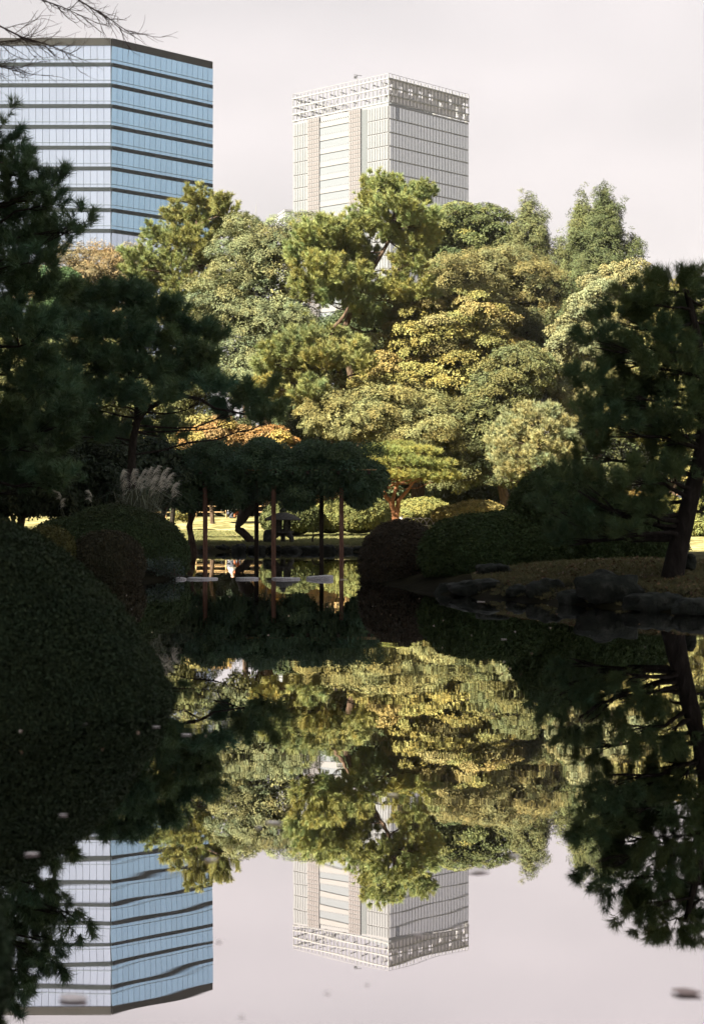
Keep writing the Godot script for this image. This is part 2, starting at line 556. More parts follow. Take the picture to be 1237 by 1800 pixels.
# Conifer with a pointed crown.
func conifer(called: String, label: String, base: Vector3, top: Vector3, half: float, tint: Color, start: float, n: int) -> void:
	var t := thing(called, label, "tree", base, "trees of the sunlit belt")
	wood("trunk", t, [base - Vector3(0, 0.3, 0), base.lerp(top, 0.5), top], 0.4, 0.04, M.bark, 8)
	var xf := []
	var cols := []
	var high := top.y - base.y
	for k in n:
		var u := 1.0 - pow(rng.randf(), 0.65)          # 0 low .. 1 top
		u = start + (1.0 - start) * u
		var whorl := floorf(u * high / 1.15)
		var a := whorl * 1.3 + floorf(rng.randf() * 6.0) * TAU / 6.0 + rng.randfn(0.0, 0.22)
		var reach := half * pow((1.0 - u) / (1.0 - start), 0.72) * (0.9 + 0.28 * sin(whorl * 2.1 + a * 2.0)) + 0.2
		var f := sqrt(rng.randf())
		var p := base.lerp(top, u) + Vector3(cos(a), 0, sin(a)) * reach * f
		p.y = base.y + (whorl + 0.5) * 1.15 + rng.randfn(0.0, 0.42) + f * reach * 0.16 + 0.3 * sin(a * 3.0)
		var up := Vector3(cos(a) * f, 0.75, sin(a) * f) + rand_dir() * 0.3
		xf.append(Transform3D(basis_up(up, rng.randf_range(0.75, 1.3)), p))
		cols.append(tinted(tint, 0.22))
	for k in 14:
		var u2 := start + (1.0 - start) * k / 14.0
		var a2 := k * 2.4
		var p0 := base.lerp(top, u2)
		wood("limb", t, [p0, p0 + Vector3(cos(a2), 0.1, sin(a2)) * half * (1.0 - u2) / (1.0 - start)], 0.08, 0.02, M.bark, 5)
	scatter("foliage", L.fine, M.broad_leaf, t, xf, cols)

# ---------------------------------------------------------------- ground
func pond_distance(x: float, z: float) -> float:     # positive outside the pond
	var p := Vector2(x, z)
	var best := 1e9
	for k in pond.size():
		var q := Geometry2D.get_closest_point_to_segment(p, pond[k], pond[(k + 1) % pond.size()])
		best = minf(best, p.distance_squared_to(q))
	best = sqrt(best)
	return -best if Geometry2D.is_point_in_polygon(p, pond) else best

func ground(x: float, z: float) -> float:
	var far := x < -60.0 or x > 60.0 or z < -110.0 or z > 20.0
	var d := 60.0 if far else pond_distance(x, z)
	if d < 0.0:
		return -0.7 * smoothstep(0.0, 1.6, -d)
	var h := 0.24 * smoothstep(0.0, 0.8, d)
	h += 1.2 * smoothstep(66.0, 118.0, -z) + 0.9 * smoothstep(118.0, 210.0, -z)
	h += 0.28 * smoothstep(0.2, 3.0, d) * smoothstep(-45.0, -33.0, z) * smoothstep(0.5, 3.5, absf(x))
	h += 0.05 * noise.get_noise_2d(x * 20.0, z * 20.0) * smoothstep(0.3, 2.0, d)
	return h

func grades(fine_from: float, fine_to: float, step: float, lo: float, hi: float) -> Array:
	var out := []
	var k := fine_from
	while k <= fine_to + 1e-3:
		out.append(k); k += step
	var s := step
	k = fine_to
	while k < hi:
		s *= 1.35; k += s; out.append(minf(k, hi))
	s = step
	k = fine_from
	while k > lo:
		s *= 1.35; k -= s; out.push_front(maxf(k, lo))
	return out

func build_ground() -> void:
	for p in [[-3.2, -2.6], [-3.0, -8.0], [-2.3, -10.6], [-1.75, -11.6], [-2.1, -13.2], [-4.4, -18.0], [-5.6, -26.0], [-5.4, -32.0], [-4.4, -35.0], [-3.5, -36.6], [-3.9, -40.0], [-6.0, -48.0], [-7.2, -58.0], [-6.6, -65.0], [-4.6, -66.2], [-2.2, -66.0], [-0.4, -66.4], [0.8, -65.6], [1.6, -60.0], [2.2, -50.0], [1.7, -42.0], [0.5, -37.0], [0.35, -35.2], [0.95, -32.0], [1.55, -28.9], [2.4, -27.3], [3.2, -25.8], [4.3, -23.6], [5.2, -22.0], [7.2, -17.0], [8.0, -8.0], [6.0, -2.6]]:
		pond.append(Vector2(p[0], p[1]))
	var xs := grades(-15.0, 15.0, 0.5, -420.0, 420.0)
	var zs := grades(-125.0, 1.0, 0.6, -900.0, 120.0)
	var rows := []
	for z in zs:
		var row := []
		for x in xs:
			row.append(Vector3(x, ground(x, z), z))
		rows.append(row)
	var s := Shape.new()
	rows.reverse()
	s.sheet(rows)
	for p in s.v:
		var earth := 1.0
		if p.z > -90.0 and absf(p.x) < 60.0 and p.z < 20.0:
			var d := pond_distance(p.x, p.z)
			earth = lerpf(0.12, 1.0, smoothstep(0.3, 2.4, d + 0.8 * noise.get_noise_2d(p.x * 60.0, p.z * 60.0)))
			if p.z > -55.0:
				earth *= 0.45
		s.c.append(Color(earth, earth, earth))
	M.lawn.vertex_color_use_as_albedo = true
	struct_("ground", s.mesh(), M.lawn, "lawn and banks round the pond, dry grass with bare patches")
	var w := Shape.new()
	w.quad(Vector3(-12, 0, -0.5), Vector3(12, 0, -0.5), Vector3(12, 0, -70), Vector3(-12, 0, -70))
	struct_("pond_water", w.mesh(), M.water, "still dark pond mirroring trees, towers and sky")


# ---------------------------------------------------------------- bodies: smooth union of tapered capsules, meshed by surface nets
func body_mesh(bones: Array, cell: float, blend: float) -> ArrayMesh:
	var lo := Vector3(1e9, 1e9, 1e9)
	var hi := -lo
	for b in bones:
		for e in [0, 1]:
			var r: Vector3 = Vector3.ONE * (b[2 + e] + cell * 2.0)
			lo = lo.min(b[e] - r); hi = hi.max(b[e] + r)
	var nx := int((hi.x - lo.x) / cell) + 2
	var ny := int((hi.y - lo.y) / cell) + 2
	var nz := int((hi.z - lo.z) / cell) + 2
	var f := PackedFloat32Array()
	f.resize(nx * ny * nz)
	for z in nz:
		for y in ny:
			for x in nx:
				var p := lo + Vector3(x, y, z) * cell
				var acc := 0.0
				for b in bones:
					var ab: Vector3 = b[1] - b[0]
					var t := clampf((p - b[0]).dot(ab) / maxf(ab.length_squared(), 1e-8), 0.0, 1.0)
					acc += exp(-(p.distance_to(b[0] + ab * t) - lerpf(b[2], b[3], t)) / blend)
				f[x + nx * (y + ny * z)] = -blend * log(maxf(acc, 1e-30))
	var at_cell := {}
	var s := Shape.new()
	var step := [1, nx, nx * ny]
	for z in nz - 1:
		for y in ny - 1:
			for x in nx - 1:
				var k := x + nx * (y + ny * z)
				var sum := Vector3.ZERO
				var cnt := 0
				for c in 8:
					var ca := Vector3(c & 1, (c >> 1) & 1, (c >> 2) & 1)
					var va := f[k + int(ca.x) + nx * int(ca.y) + nx * ny * int(ca.z)]
					for ax in 3:
						if c & (1 << ax):
							continue
						var cb := ca
						cb[ax] = 1.0
						var vb := f[k + int(cb.x) + nx * int(cb.y) + nx * ny * int(cb.z)]
						if (va < 0.0) != (vb < 0.0):
							sum += ca.lerp(cb, va / (va - vb)); cnt += 1
				if cnt:
					at_cell[k] = s.v.size()
					s.v.append(lo + (Vector3(x, y, z) + sum / cnt) * cell)
					s.n.append(Vector3(f[k + 1] - f[k], f[k + nx] - f[k], f[k + nx * ny] - f[k]).normalized())
	for z in range(1, nz - 1):
		for y in range(1, ny - 1):
			for x in range(1, nx - 1):
				var k := x + nx * (y + ny * z)
				for ax in 3:
					var va := f[k]
					var vb := f[k + step[ax]]
					if (va < 0.0) == (vb < 0.0):
						continue
					var u: int = step[(ax + 1) % 3]
					var w: int = step[(ax + 2) % 3]
					var q := [at_cell[k - u - w], at_cell[k - w], at_cell[k], at_cell[k - u]]
					if va < 0.0:
						s.i.append_array([q[0], q[2], q[1], q[0], q[3], q[2]])
					else:
						s.i.append_array([q[0], q[1], q[2], q[0], q[2], q[3]])
	return s.mesh()

func rock(label: String, c: Vector3, r: Vector3, mat := "rock", group := "rocks along the water's edge", rough := 0.5) -> void:
	var s := Shape.new()
	var rows := []
	for k in 13:
		var row := []
		for j in 19:
			var a := PI * k / 12.0
			var b := TAU * (j % 18) / 18.0
			var d := Vector3(sin(a) * cos(b), cos(a), sin(a) * sin(b))
			d = Vector3(signf(d.x) * pow(absf(d.x), 0.75), signf(d.y) * pow(absf(d.y), 0.7), signf(d.z) * pow(absf(d.z), 0.75))
			var q := d * 1.2 + c * 7.0
			var k2 := 1.0 + rough * noise.get_noise_3dv(q * 28.0) + rough * 0.5 * noise.get_noise_3dv(q * 70.0)
			row.append(d * r * k2)
		rows.append(row)
	s.sheet(rows)
	var o := obj("rock", s.mesh(), M[mat], self, Transform3D(Basis(), c))
	tag(o, label, "rock", group)

func slab(label: String, c: Vector3, rx: float, rz: float, thick: float, tilt: float) -> void:
	var edge := []
	for k in 11:
		var a := TAU * k / 11.0 + rng.randf_range(-0.18, 0.18)
		var q := rng.randf_range(0.82, 1.12)
		edge.append(Vector2(signf(cos(a)) * pow(absf(cos(a)), 0.8) * rx * q, -sin(a) * rz * q))
	var s := Shape.new()
	var rows := []
	for l in [[1.0, -0.12], [1.02, thick * 0.55], [0.97, thick * 0.9], [0.9, thick], [0.5, thick * 1.05], [0.0, thick]]:
		var row := []
		for k in 12:
			var e: Vector2 = edge[k % 11] * l[0]
			row.append(Vector3(e.x, l[1] + tilt * e.x + 0.012 * noise.get_noise_2d(e.x * 300.0 + c.x * 50.0, e.y * 300.0), e.y))
		rows.append(row)
	s.sheet(rows)
	for k in s.n.size():
		if k >= 36 and s.n[k].y < 0.0:
			s.n[k] = -s.n[k]
	tag(obj("stepping_stone", s.mesh(), M.pale_stone, self, Transform3D(Basis(), c)), label, "stepping stone", "pale stepping stones in the pond")

# ---------------------------------------------------------------- buildings
func facade(origin: Vector3, right: Vector3) -> Transform3D:
	return Transform3D(Basis(right, Vector3.UP, right.cross(Vector3.UP)), origin)

func prism(s: Shape, foot: Array, y0: float, y1: float) -> void:   # footprint counter-clockwise seen from above
	var n := foot.size()
	for k in n:
		var a: Vector2 = foot[k]
		var b: Vector2 = foot[(k + 1) % n]
		s.quad(Vector3(a.x, y0, a.y), Vector3(b.x, y0, b.y), Vector3(b.x, y1, b.y), Vector3(a.x, y1, a.y))
	for k in range(1, n - 1):
		s.tri(Vector3(foot[0].x, y1, foot[0].y), Vector3(foot[k].x, y1, foot[k].y), Vector3(foot[k + 1].x, y1, foot[k + 1].y))

func glass_tower() -> void:
	var c := Vector3(-47.0, 0, -333.0)
	var t := thing("office_building", "blue glass office block with dark floor bands, left of the white tower", "building", Vector3(c.x, ground(c.x, c.z), c.z))
	var o: Vector3 = -t.position
	var db := Vector3(18.1, 0, -17.1).normalized()
	var fa := facade(c, Vector3.RIGHT)
	var fb := facade(c, db)
	var wide := 1.33
	var na := 30
	var nb := 19
	var top := 95.0
	var e := c + db * nb * wide
	var walls := Shape.new()
	prism(walls, [Vector2(c.x - na * wide, c.z), Vector2(c.x, c.z), Vector2(e.x, e.z), Vector2(e.x - 11.0, e.z - 26.0), Vector2(c.x - na * wide, e.z - 26.0)], 0.0, top - 0.1)
	obj("wall", walls.mesh(), M.mullion_dark, t, Transform3D(Basis(), o))
	# roof edge
	for k in 2:
		var f: Transform3D = fb if k else fa
		var len := nb * wide - 0.25 if k else na * wide
		var b := Shape.new()
		b.box(f * Transform3D(Basis(), Vector3(len * 0.5 if k else -len * 0.5, top - 0.72, 0.22)), Vector3(len, 1.44, 0.4))
		obj("roof_edge", b.mesh(), M.roof_band, t, Transform3D(Basis(), o))
	var pane := BoxMesh.new()
	pane.size = Vector3(wide - 0.065, 3.28, 0.06)
	var rest := Shape.new()
	for k in 23:
		var y0 := top - 1.46 - 4.06 * (k + 1)
		for side in 2:
			var f: Transform3D = fb if side else fa
			var n := nb if side else na
			var len := n * wide
			var b := Shape.new()
			b.box(f * Transform3D(Basis(), Vector3(len * 0.5 if side else -len * 0.5, y0 + 0.37, 0.2)), Vector3(len - (0.3 if side else 0.0), 0.74, 0.36))
			obj("floor_band", b.mesh(), M.concrete_band, t, Transform3D(Basis(), o))
			var tr := Shape.new()
			tr.box(f * Transform3D(Basis(), Vector3(len * 0.5 if side else -len * 0.5, y0 + 1.42, 0.19)), Vector3(len, 0.07, 0.1))
			obj("transom", tr.mesh(), M.mullion_dark, t, Transform3D(Basis(), o))
			for j in n:
				var u := (j + 0.5) * wide * (1.0 if side else -1.0)
				var tilt := Basis(Vector3.RIGHT, deg_to_rad(2.6) + rng.randfn(0.0, 0.0015)) * Basis(Vector3.UP, rng.randfn(0.0, 0.002))
				var w := f * Transform3D(tilt, Vector3(u, y0 + 0.76 + 1.64, 0.16))
				w.origin += o
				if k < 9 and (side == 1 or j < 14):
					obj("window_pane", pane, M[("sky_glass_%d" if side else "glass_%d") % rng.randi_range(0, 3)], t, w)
				else:
					rest.box(w, pane.size)
	var lower := obj("window_pane", rest.mesh(), M.glass_1, t)
	lower.set_meta("kind", "stuff")

func white_tower() -> void:
	var c := Vector3(10.75, 0, -500.0)
	var t := thing("office_tower", "pale square office tower with open lattice crown and brown strips", "building", Vector3(c.x, ground(c.x, c.z), c.z))
	var o := Transform3D(Basis(), -t.position)
	var dl := Vector3(-28.85, 0, -25.0).normalized()
	var dr := Vector3(25.05, 0, -25.0).normalized()
	var wl := 38.2
	var wr := 35.4
	var high := 123.0
	var pl := c + dl * wl
	var pr := c + dr * wr
	var back := pl + dr * wr
	var s := Shape.new()
	prism(s, [Vector2(pl.x, pl.z), Vector2(c.x, c.z), Vector2(pr.x, pr.z), Vector2(back.x, back.z)], 0.0, high)
	obj("wall", s.mesh(), M.joint_grey, t, o)
	var fl := facade(c, -dl)      # u runs from the corner to the left as negative
	var fr := facade(c, dr)
	var rows := 30
	# pale stone panels on both ends of the left face
	var p := Shape.new()
	var g := Shape.new()
	var d := Shape.new()
	for k in rows:
		var y := high - 0.5 - 4.0 * (k + 0.5)
		for j in 8:
			var u := -(0.15 + 1.0 * (j + 0.5))
			(d if (k == 5 and j == 6) or rng.randf() < 0.01 else p).box(fl * Transform3D(Basis(), Vector3(u, y, 0.1)), Vector3(0.84, 3.6, 0.2))
		for j in 6:
			var u := -(31.9 + 1.02 * (j + 0.5))
			p.box(fl * Transform3D(Basis(), Vector3(u, y, 0.1)), Vector3(0.86, 3.6, 0.2))
		for j in 26:
			var u := 0.2 + 1.345 * (j + 0.5)
			(d if rng.randf() < 0.025 else g).box(fr * Transform3D(Basis(), Vector3(u, y, 0.1)), Vector3(1.12, 3.6, 0.2))
	obj("cladding_panel", p.mesh(), M.stone_cladding, t, o).set_meta("kind", "stuff")
	obj("window_panel", g.mesh(), M.tower_glass, t, o).set_meta("kind", "stuff")
	obj("open_blind_window", d.mesh(), M.dark_glass, t, o).set_meta("kind", "stuff")
	# brown strips
	for strip in [[10.4, 15.0], [26.9, 31.7]]:
		var b := Shape.new()
		var w: float = strip[1] - strip[0]
		b.box(fl * Transform3D(Basis(), Vector3(-(strip[0] + strip[1]) * 0.5, high * 0.5, 0.25)), Vector3(w, high, 0.5))
		var part := obj("brown_strip", b.mesh(), M.joint_grey, t, o)
		var tiles := Shape.new()
		for k in 92:
			for j in 5:
				tiles.box(fl * Transform3D(Basis(), Vector3(-(strip[0] + w * (j + 0.5) / 5.0), high - 1.33 * (k + 0.5), 0.56)), Vector3(w / 5.0 - 0.16, 1.08, 0.12))
		obj("cladding_tile", tiles.mesh(), M.brown_cladding, part).set_meta("kind", "stuff")
	var gap := Shape.new()
	gap.box(fl * Transform3D(Basis(), Vector3(-9.35, high * 0.5 - 0.2, 0.06)), Vector3(2.0, high - 0.6, 0.1))
	obj("recess", gap.mesh(), M.shadow_gap, t, o)
	# middle bays: ledges with small vents over bands of pale glass
	var sill := Shape.new()
	sill.box(fl * Transform3D(Basis(), Vector3(-20.95, 0.8, 0.18)), Vector3(11.7, 1.5, 0.26))
	var band := Shape.new()
	band.box(fl * Transform3D(Basis(), Vector3(-20.95, 0.0, 0.12)), Vector3(11.7, 2.3, 0.2))
	var vents := Shape.new()
	for j in 13:
		vents.box(fl * Transform3D(Basis(), Vector3(-(15.4 + 0.88 * (j + 0.5)), 1.75, 0.22)), Vector3(0.28, 0.62, 0.2))
	var sm := sill.mesh()
	var bm := band.mesh()
	var vm := vents.mesh()
	for k in rows:
		var y := high - 0.6 - 4.0 * (k + 0.7)
		var ledge := obj("ledge", sm, M.ledge_white, t, Transform3D(Basis(), Vector3(0, y, 0)) * o)
		obj("vent", vm, M.joint_grey, ledge).set_meta("kind", "stuff")
		obj("glass_band", bm, M.spandrel_glass, t, Transform3D(Basis(), Vector3(0, y - 1.3, 0)) * o)
	# lattice crown on all four sides
	var fb := facade(back, -dr)
	var fk := facade(back, dl * -1.0)
	var bar_mesh := BoxMesh.new()
	bar_mesh.size = Vector3(0.15, 8.2, 0.24)
	for side in 4:
		var f: Transform3D = [fl, fr, facade(pr, dl), facade(back, -dr)][side]
		var w: float = [wl, wr, wl, wr][side]
		var sgn := -1.0 if side == 0 else 1.0
		for y in [123.5, 125.6, 127.8, 130.4]:
			var r := BoxMesh.new()
			r.size = Vector3(w + 0.3, 0.34, 0.4)
			obj("rail", r, M.frame_white, t, o * f * Transform3D(Basis(), Vector3(sgn * w * 0.5, y, 0.0)))
		var hand := BoxMesh.new()
		hand.size = Vector3(w + 0.3, 0.1, 0.1)
		obj("handrail", hand, M.frame_white, t, o * f * Transform3D(Basis(), Vector3(sgn * w * 0.5, 131.8, 0.0)))
		var n := int(w / 1.5)
		for k in n + 1:
			obj("lattice_bar", bar_mesh, M.frame_white, t, o * f * Transform3D(Basis(), Vector3(sgn * w * k / n, 127.3, 0.02)))
		var posts := Shape.new()
		for k in 12:
			posts.box(f * Transform3D(Basis(), Vector3(sgn * w * (k + 0.5) / 12.0, 131.2, 0.0)), Vector3(0.08, 1.3, 0.08))
		# inner frame two metres behind the lattice
		for k in 9:
			posts.box(f * Transform3D(Basis(Vector3.FORWARD, 0.5 if k % 2 else -0.5), Vector3(sgn * w * (k + 0.5) / 9.0, 126.8, -3.0)), Vector3(0.14, 7.0, 0.14))
			posts.box(f * Transform3D(Basis(), Vector3(sgn * w * (k + 0.5) / 9.0, 129.4, -1.6)), Vector3(0.25, 0.25, 3.2))
			posts.box(f * Transform3D(Basis(), Vector3(sgn * w * (k + 0.5) / 9.0, 125.8, -1.6)), Vector3(0.25, 0.25, 3.2))
		obj("inner_frame", posts.mesh(), M.inner_steel, t, o).set_meta("kind", "stuff")
	# plant room and screens standing within the crown
	var scr := Shape.new()
	for k in 24:
		for j in 4:
			if rng.randf() < (0.05 if k < 15 else 0.28) or (j == 2 and k % 3 == 0 and k < 14):
				continue
			scr.box(fr * Transform3D(Basis(), Vector3(wr * (k + 0.5) / 24.0, 124.5 + 1.75 * j, -0.3)), Vector3(wr / 24.0 - 0.1, 1.7, 0.12))
	obj("screen_panel", scr.mesh(), M.screen_pale, t, o).set_meta("kind", "stuff")
	var room := Shape.new()
	prism(room, [Vector2(c.x - 8.0, c.z - 26.0), Vector2(c.x + 1.0, c.z - 14.0), Vector2(c.x + 14.0, c.z - 27.0), Vector2(c.x + 2.0, c.z - 38.0)], high, high + 5.5)
	obj("plant_room", room.mesh(), M.spandrel_glass, t, o)
	var mast := Shape.new()
	var top := c + dl * 15.0 + dr * 3.0
	mast.tube([top + Vector3(0, high, 0), top + Vector3(0, high + 11.6, 0)], [0.14, 0.1], 6)
	mast.box(Transform3D(Basis(Vector3.UP, 0.5), top + Vector3(0.2, high + 11.3, 0)), Vector3(2.6, 0.16, 0.16))
	mast.box(Transform3D(Basis(Vector3.UP, 0.5), top + Vector3(-0.6, high + 10.7, 0)), Vector3(0.9, 0.7, 0.2))
	obj("antenna", mast.mesh(), M.joint_grey, t, o)

func small_far_buildings() -> void:
	var t := thing("apartment_building", "small pale rooftop just showing beside the foot of the white tower", "building", Vector3(-21.0, 0, -560.0))
	var s := Shape.new()
	s.box(Transform3D(Basis(Vector3.UP, 0.3), Vector3(0, 50.4, 0)), Vector3(5.2, 100.8, 12.0))
	obj("wall", s.mesh(), M.tower_glass, t)
	var r := Shape.new()
	r.box(Transform3D(Basis(Vector3.UP, 0.3), Vector3(0, 101.2, 0)), Vector3(5.5, 0.7, 12.4))
	obj("roof", r.mesh(), M.frame_white, t)
	t = thing("radio_mast", "thin pale radio mast rising over the trees between the towers", "mast", Vector3(-36.5, 0, -650.0))
	s = Shape.new()
	for k in 4:
		var a := TAU * (k + 0.5) / 4.0
		s.tube([Vector3(cos(a) * 2.2, 0, sin(a) * 2.2), Vector3(cos(a) * 0.5, 112, sin(a) * 0.5), Vector3(0, 121, 0)], [0.14, 0.1, 0.08], 4)
	obj("mast_frame", s.mesh(), M.frame_white, t)
	for y in [98.0, 106.0, 111.0]:
		var d := Shape.new()
		d.tube([Vector3(0, y, 0), Vector3(0, y + 0.5, 0)], [1.6, 1.6], 10)
		obj("platform", d.mesh(), M.frame_white, t)

# ---------------------------------------------------------------- garden things
func pergola() -> void:
	var z0 := -62.6
	var z1 := -65.4
	var t := thing("pergola", "wooden pergola on square posts standing at the water's far edge", "pergola", Vector3(-3.0, 0, -64.0))
	var o := t.position
	var xs0 := [361.0, 481.0, 600.0]
	var xs1 := [335.0, 451.0, 565.0]
	for k in 3:
		var front := BoxMesh.new()
		front.size = Vector3(0.16, 3.0, 0.16)
		var a := at(xs0[k], 911, -z0)
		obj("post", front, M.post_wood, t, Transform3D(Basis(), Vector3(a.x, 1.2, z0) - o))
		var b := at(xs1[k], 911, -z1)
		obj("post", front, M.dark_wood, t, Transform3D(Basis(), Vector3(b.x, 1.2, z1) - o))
	for z in [z0, z1]:
		var beam := BoxMesh.new()
		beam.size = Vector3(7.6, 0.2, 0.16)
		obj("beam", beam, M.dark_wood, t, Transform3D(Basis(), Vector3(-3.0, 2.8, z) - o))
	for k in 14:
		var cross := BoxMesh.new()
		cross.size = Vector3(0.1, 0.12, 4.4)
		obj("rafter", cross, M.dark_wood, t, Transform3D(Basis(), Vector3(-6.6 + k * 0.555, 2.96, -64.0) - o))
	for k in 9:
		var pole := Shape.new()
		pole.tube([Vector3(-3.9, 3.06, -1.9 + k * 0.475), Vector3(3.9, 3.06, -1.9 + k * 0.475)], [0.03, 0.03], 6)
		obj("bamboo_pole", pole.mesh(), M.bamboo, t)
	# the vine that lies on it
	var v := thing("wisteria_vine", "dense dark wisteria spread over the top of the pergola", "vine", Vector3(-5.9, 0, -63.9))
	wood("stem", v, [Vector3(-5.9, -0.1, -64.2), Vector3(-6.1, 1.0, -64.0), Vector3(-5.8, 2.0, -64.1), Vector3(-5.2, 3.0, -64.0), Vector3(-2.8, 3.3, -63.8)], 0.13, 0.05, M.bark)
	wood("stem", v, [Vector3(-5.4, 3.1, -64.0), Vector3(-3.0, 3.4, -63.0), Vector3(0.0, 3.4, -64.4)], 0.07, 0.03, M.bark)
	var blobs := []
	for b in [[312, 846, 34, 22], [342, 824, 36, 20], [385, 832, 44, 27], [434, 822, 42, 22], [480, 832, 44, 28], [528, 824, 42, 22], [570, 834, 42, 26], [612, 830, 36, 22], [646, 842, 24, 20], [372, 802, 22, 11], [462, 798, 20, 11], [548, 803, 24, 11], [604, 806, 18, 10], [408, 868, 22, 13], [522, 870, 20, 13], [334, 872, 18, 13], [632, 866, 16, 13]]:
		blobs.append(blob(b[0], b[1], 64.0, b[2], b[3], 2.5))
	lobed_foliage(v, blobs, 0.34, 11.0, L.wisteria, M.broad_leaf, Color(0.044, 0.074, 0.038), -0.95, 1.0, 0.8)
	# hanging shoots under the canopy
	var sx := []
	var sc := []
	for k in 900:
		var px := rng.randf_range(285, 672)
		var up := rng.randf() < 0.5
		var p := at(px, (790.0 - 14.0 * absf(noise.get_noise_1d(px * 6.0)) * 2.0 + rng.randf_range(0, 18)) if up else (846.0 + (24.0 + 60.0 * maxf(0.0, noise.get_noise_1d(px * 5.0 + 900.0))) * rng.randf()), rng.randf_range(62.0, 66.0))
		sx.append(Transform3D(basis_up(rand_dir() + Vector3(0, 0.3, 0), rng.randf_range(0.5, 1.1)), p))
		sc.append(tinted(Color(0.046, 0.076, 0.038), 0.35))
	scatter("sprigs", L.wisteria, M.broad_leaf, v, sx, sc)
	for k in 40:
		var p := at(rng.randf_range(300, 660), rng.randf_range(850, 872), rng.randf_range(62.2, 65.6))
		var xf := []
		var cols := []
		var len := rng.randf_range(0.2, 0.75)
		var q := p + Vector3(rng.randf_range(-0.15, 0.15), -len, rng.randf_range(-0.1, 0.1))
		for j in 8:
			xf.append(Transform3D(basis_up(rand_dir() + Vector3(0, 0.5, 0), rng.randf_range(0.35, 0.6)), p.lerp(q, j / 7.0)))
			cols.append(tinted(Color(0.03, 0.05, 0.032)))
		var shoot := wood("hanging_shoot", v, [p + Vector3(0, 0.3, 0), p, q], 0.012, 0.006, M.bark, 4)
		scatter_in("shoot_leaves", L.wisteria, M.broad_leaf, shoot, xf, cols, v.position)

func scatter_in(called: String, mesh: Mesh, mat: Material, parent: Node, xf: Array, cols: Array, off: Vector3) -> void:
	var moved := []
	for x in xf:
		moved.append(Transform3D(x.basis, x.origin - off))
	var mm := MultiMesh.new()
	mm.transform_format = MultiMesh.TRANSFORM_3D
	mm.use_colors = true
	mm.mesh = mesh
	mm.instance_count = moved.size()
	for k in moved.size():
		mm.set_instance_transform(k, moved[k])
		mm.set_instance_color(k, cols[k])
	var o := MultiMeshInstance3D.new()
	o.name = called
	o.multimesh = mm
	o.material_override = mat
	o.set_meta("kind", "stuff")
	parent.add_child(o, true)

func lantern() -> void:
	var b := at(497, 950, 70.5)
	b.y = ground(b.x, b.z)
	var t := thing("stone_lantern", "snow-viewing stone lantern with a wide hat, between the pergola posts", "stone lantern", b)
	for k in 3:
		var a := TAU * k / 3.0 + 0.5
		var s := Shape.new()
		s.tube([Vector3(cos(a) * 0.44, -0.1, sin(a) * 0.44), Vector3(cos(a) * 0.42, 0.22, sin(a) * 0.42), Vector3(cos(a) * 0.24, 0.42, sin(a) * 0.24)], [0.1, 0.1, 0.14], 7)
		obj("leg", s.mesh(), M.lantern_stone, t)
	var parts := {
		"platform": [Vector2(0.0, 0.38), Vector2(0.36, 0.38), Vector2(0.46, 0.44), Vector2(0.46, 0.52), Vector2(0.0, 0.52)],
		"roof": [Vector2(0.3, 0.96), Vector2(0.76, 0.94), Vector2(0.78, 0.985), Vector2(0.6, 1.10), Vector2(0.35, 1.22), Vector2(0.12, 1.28), Vector2(0.0, 1.28)],
		"finial": [Vector2(0.0, 1.28), Vector2(0.12, 1.29), Vector2(0.15, 1.36), Vector2(0.09, 1.44), Vector2(0.0, 1.5)],
	}
	for k in parts:
		var s := Shape.new()
		s.lathe(parts[k], 18 if k != "platform" else 6)
		obj(k, s.mesh(), M.lantern_stone, t)
	# light chamber: six pillars with openings between
	var ch := Shape.new()
	for k in 6:
		var a := TAU * k / 6.0
		ch.box(Transform3D(Basis(Vector3.UP, -a), Vector3(cos(a) * 0.27, 0.74, sin(a) * 0.27)), Vector3(0.12, 0.45, 0.16))
	ch.box(Transform3D(Basis(), Vector3(0, 0.56, 0)), Vector3(0.5, 0.09, 0.5))
	obj("light_chamber", ch.mesh(), M.lantern_stone, t)

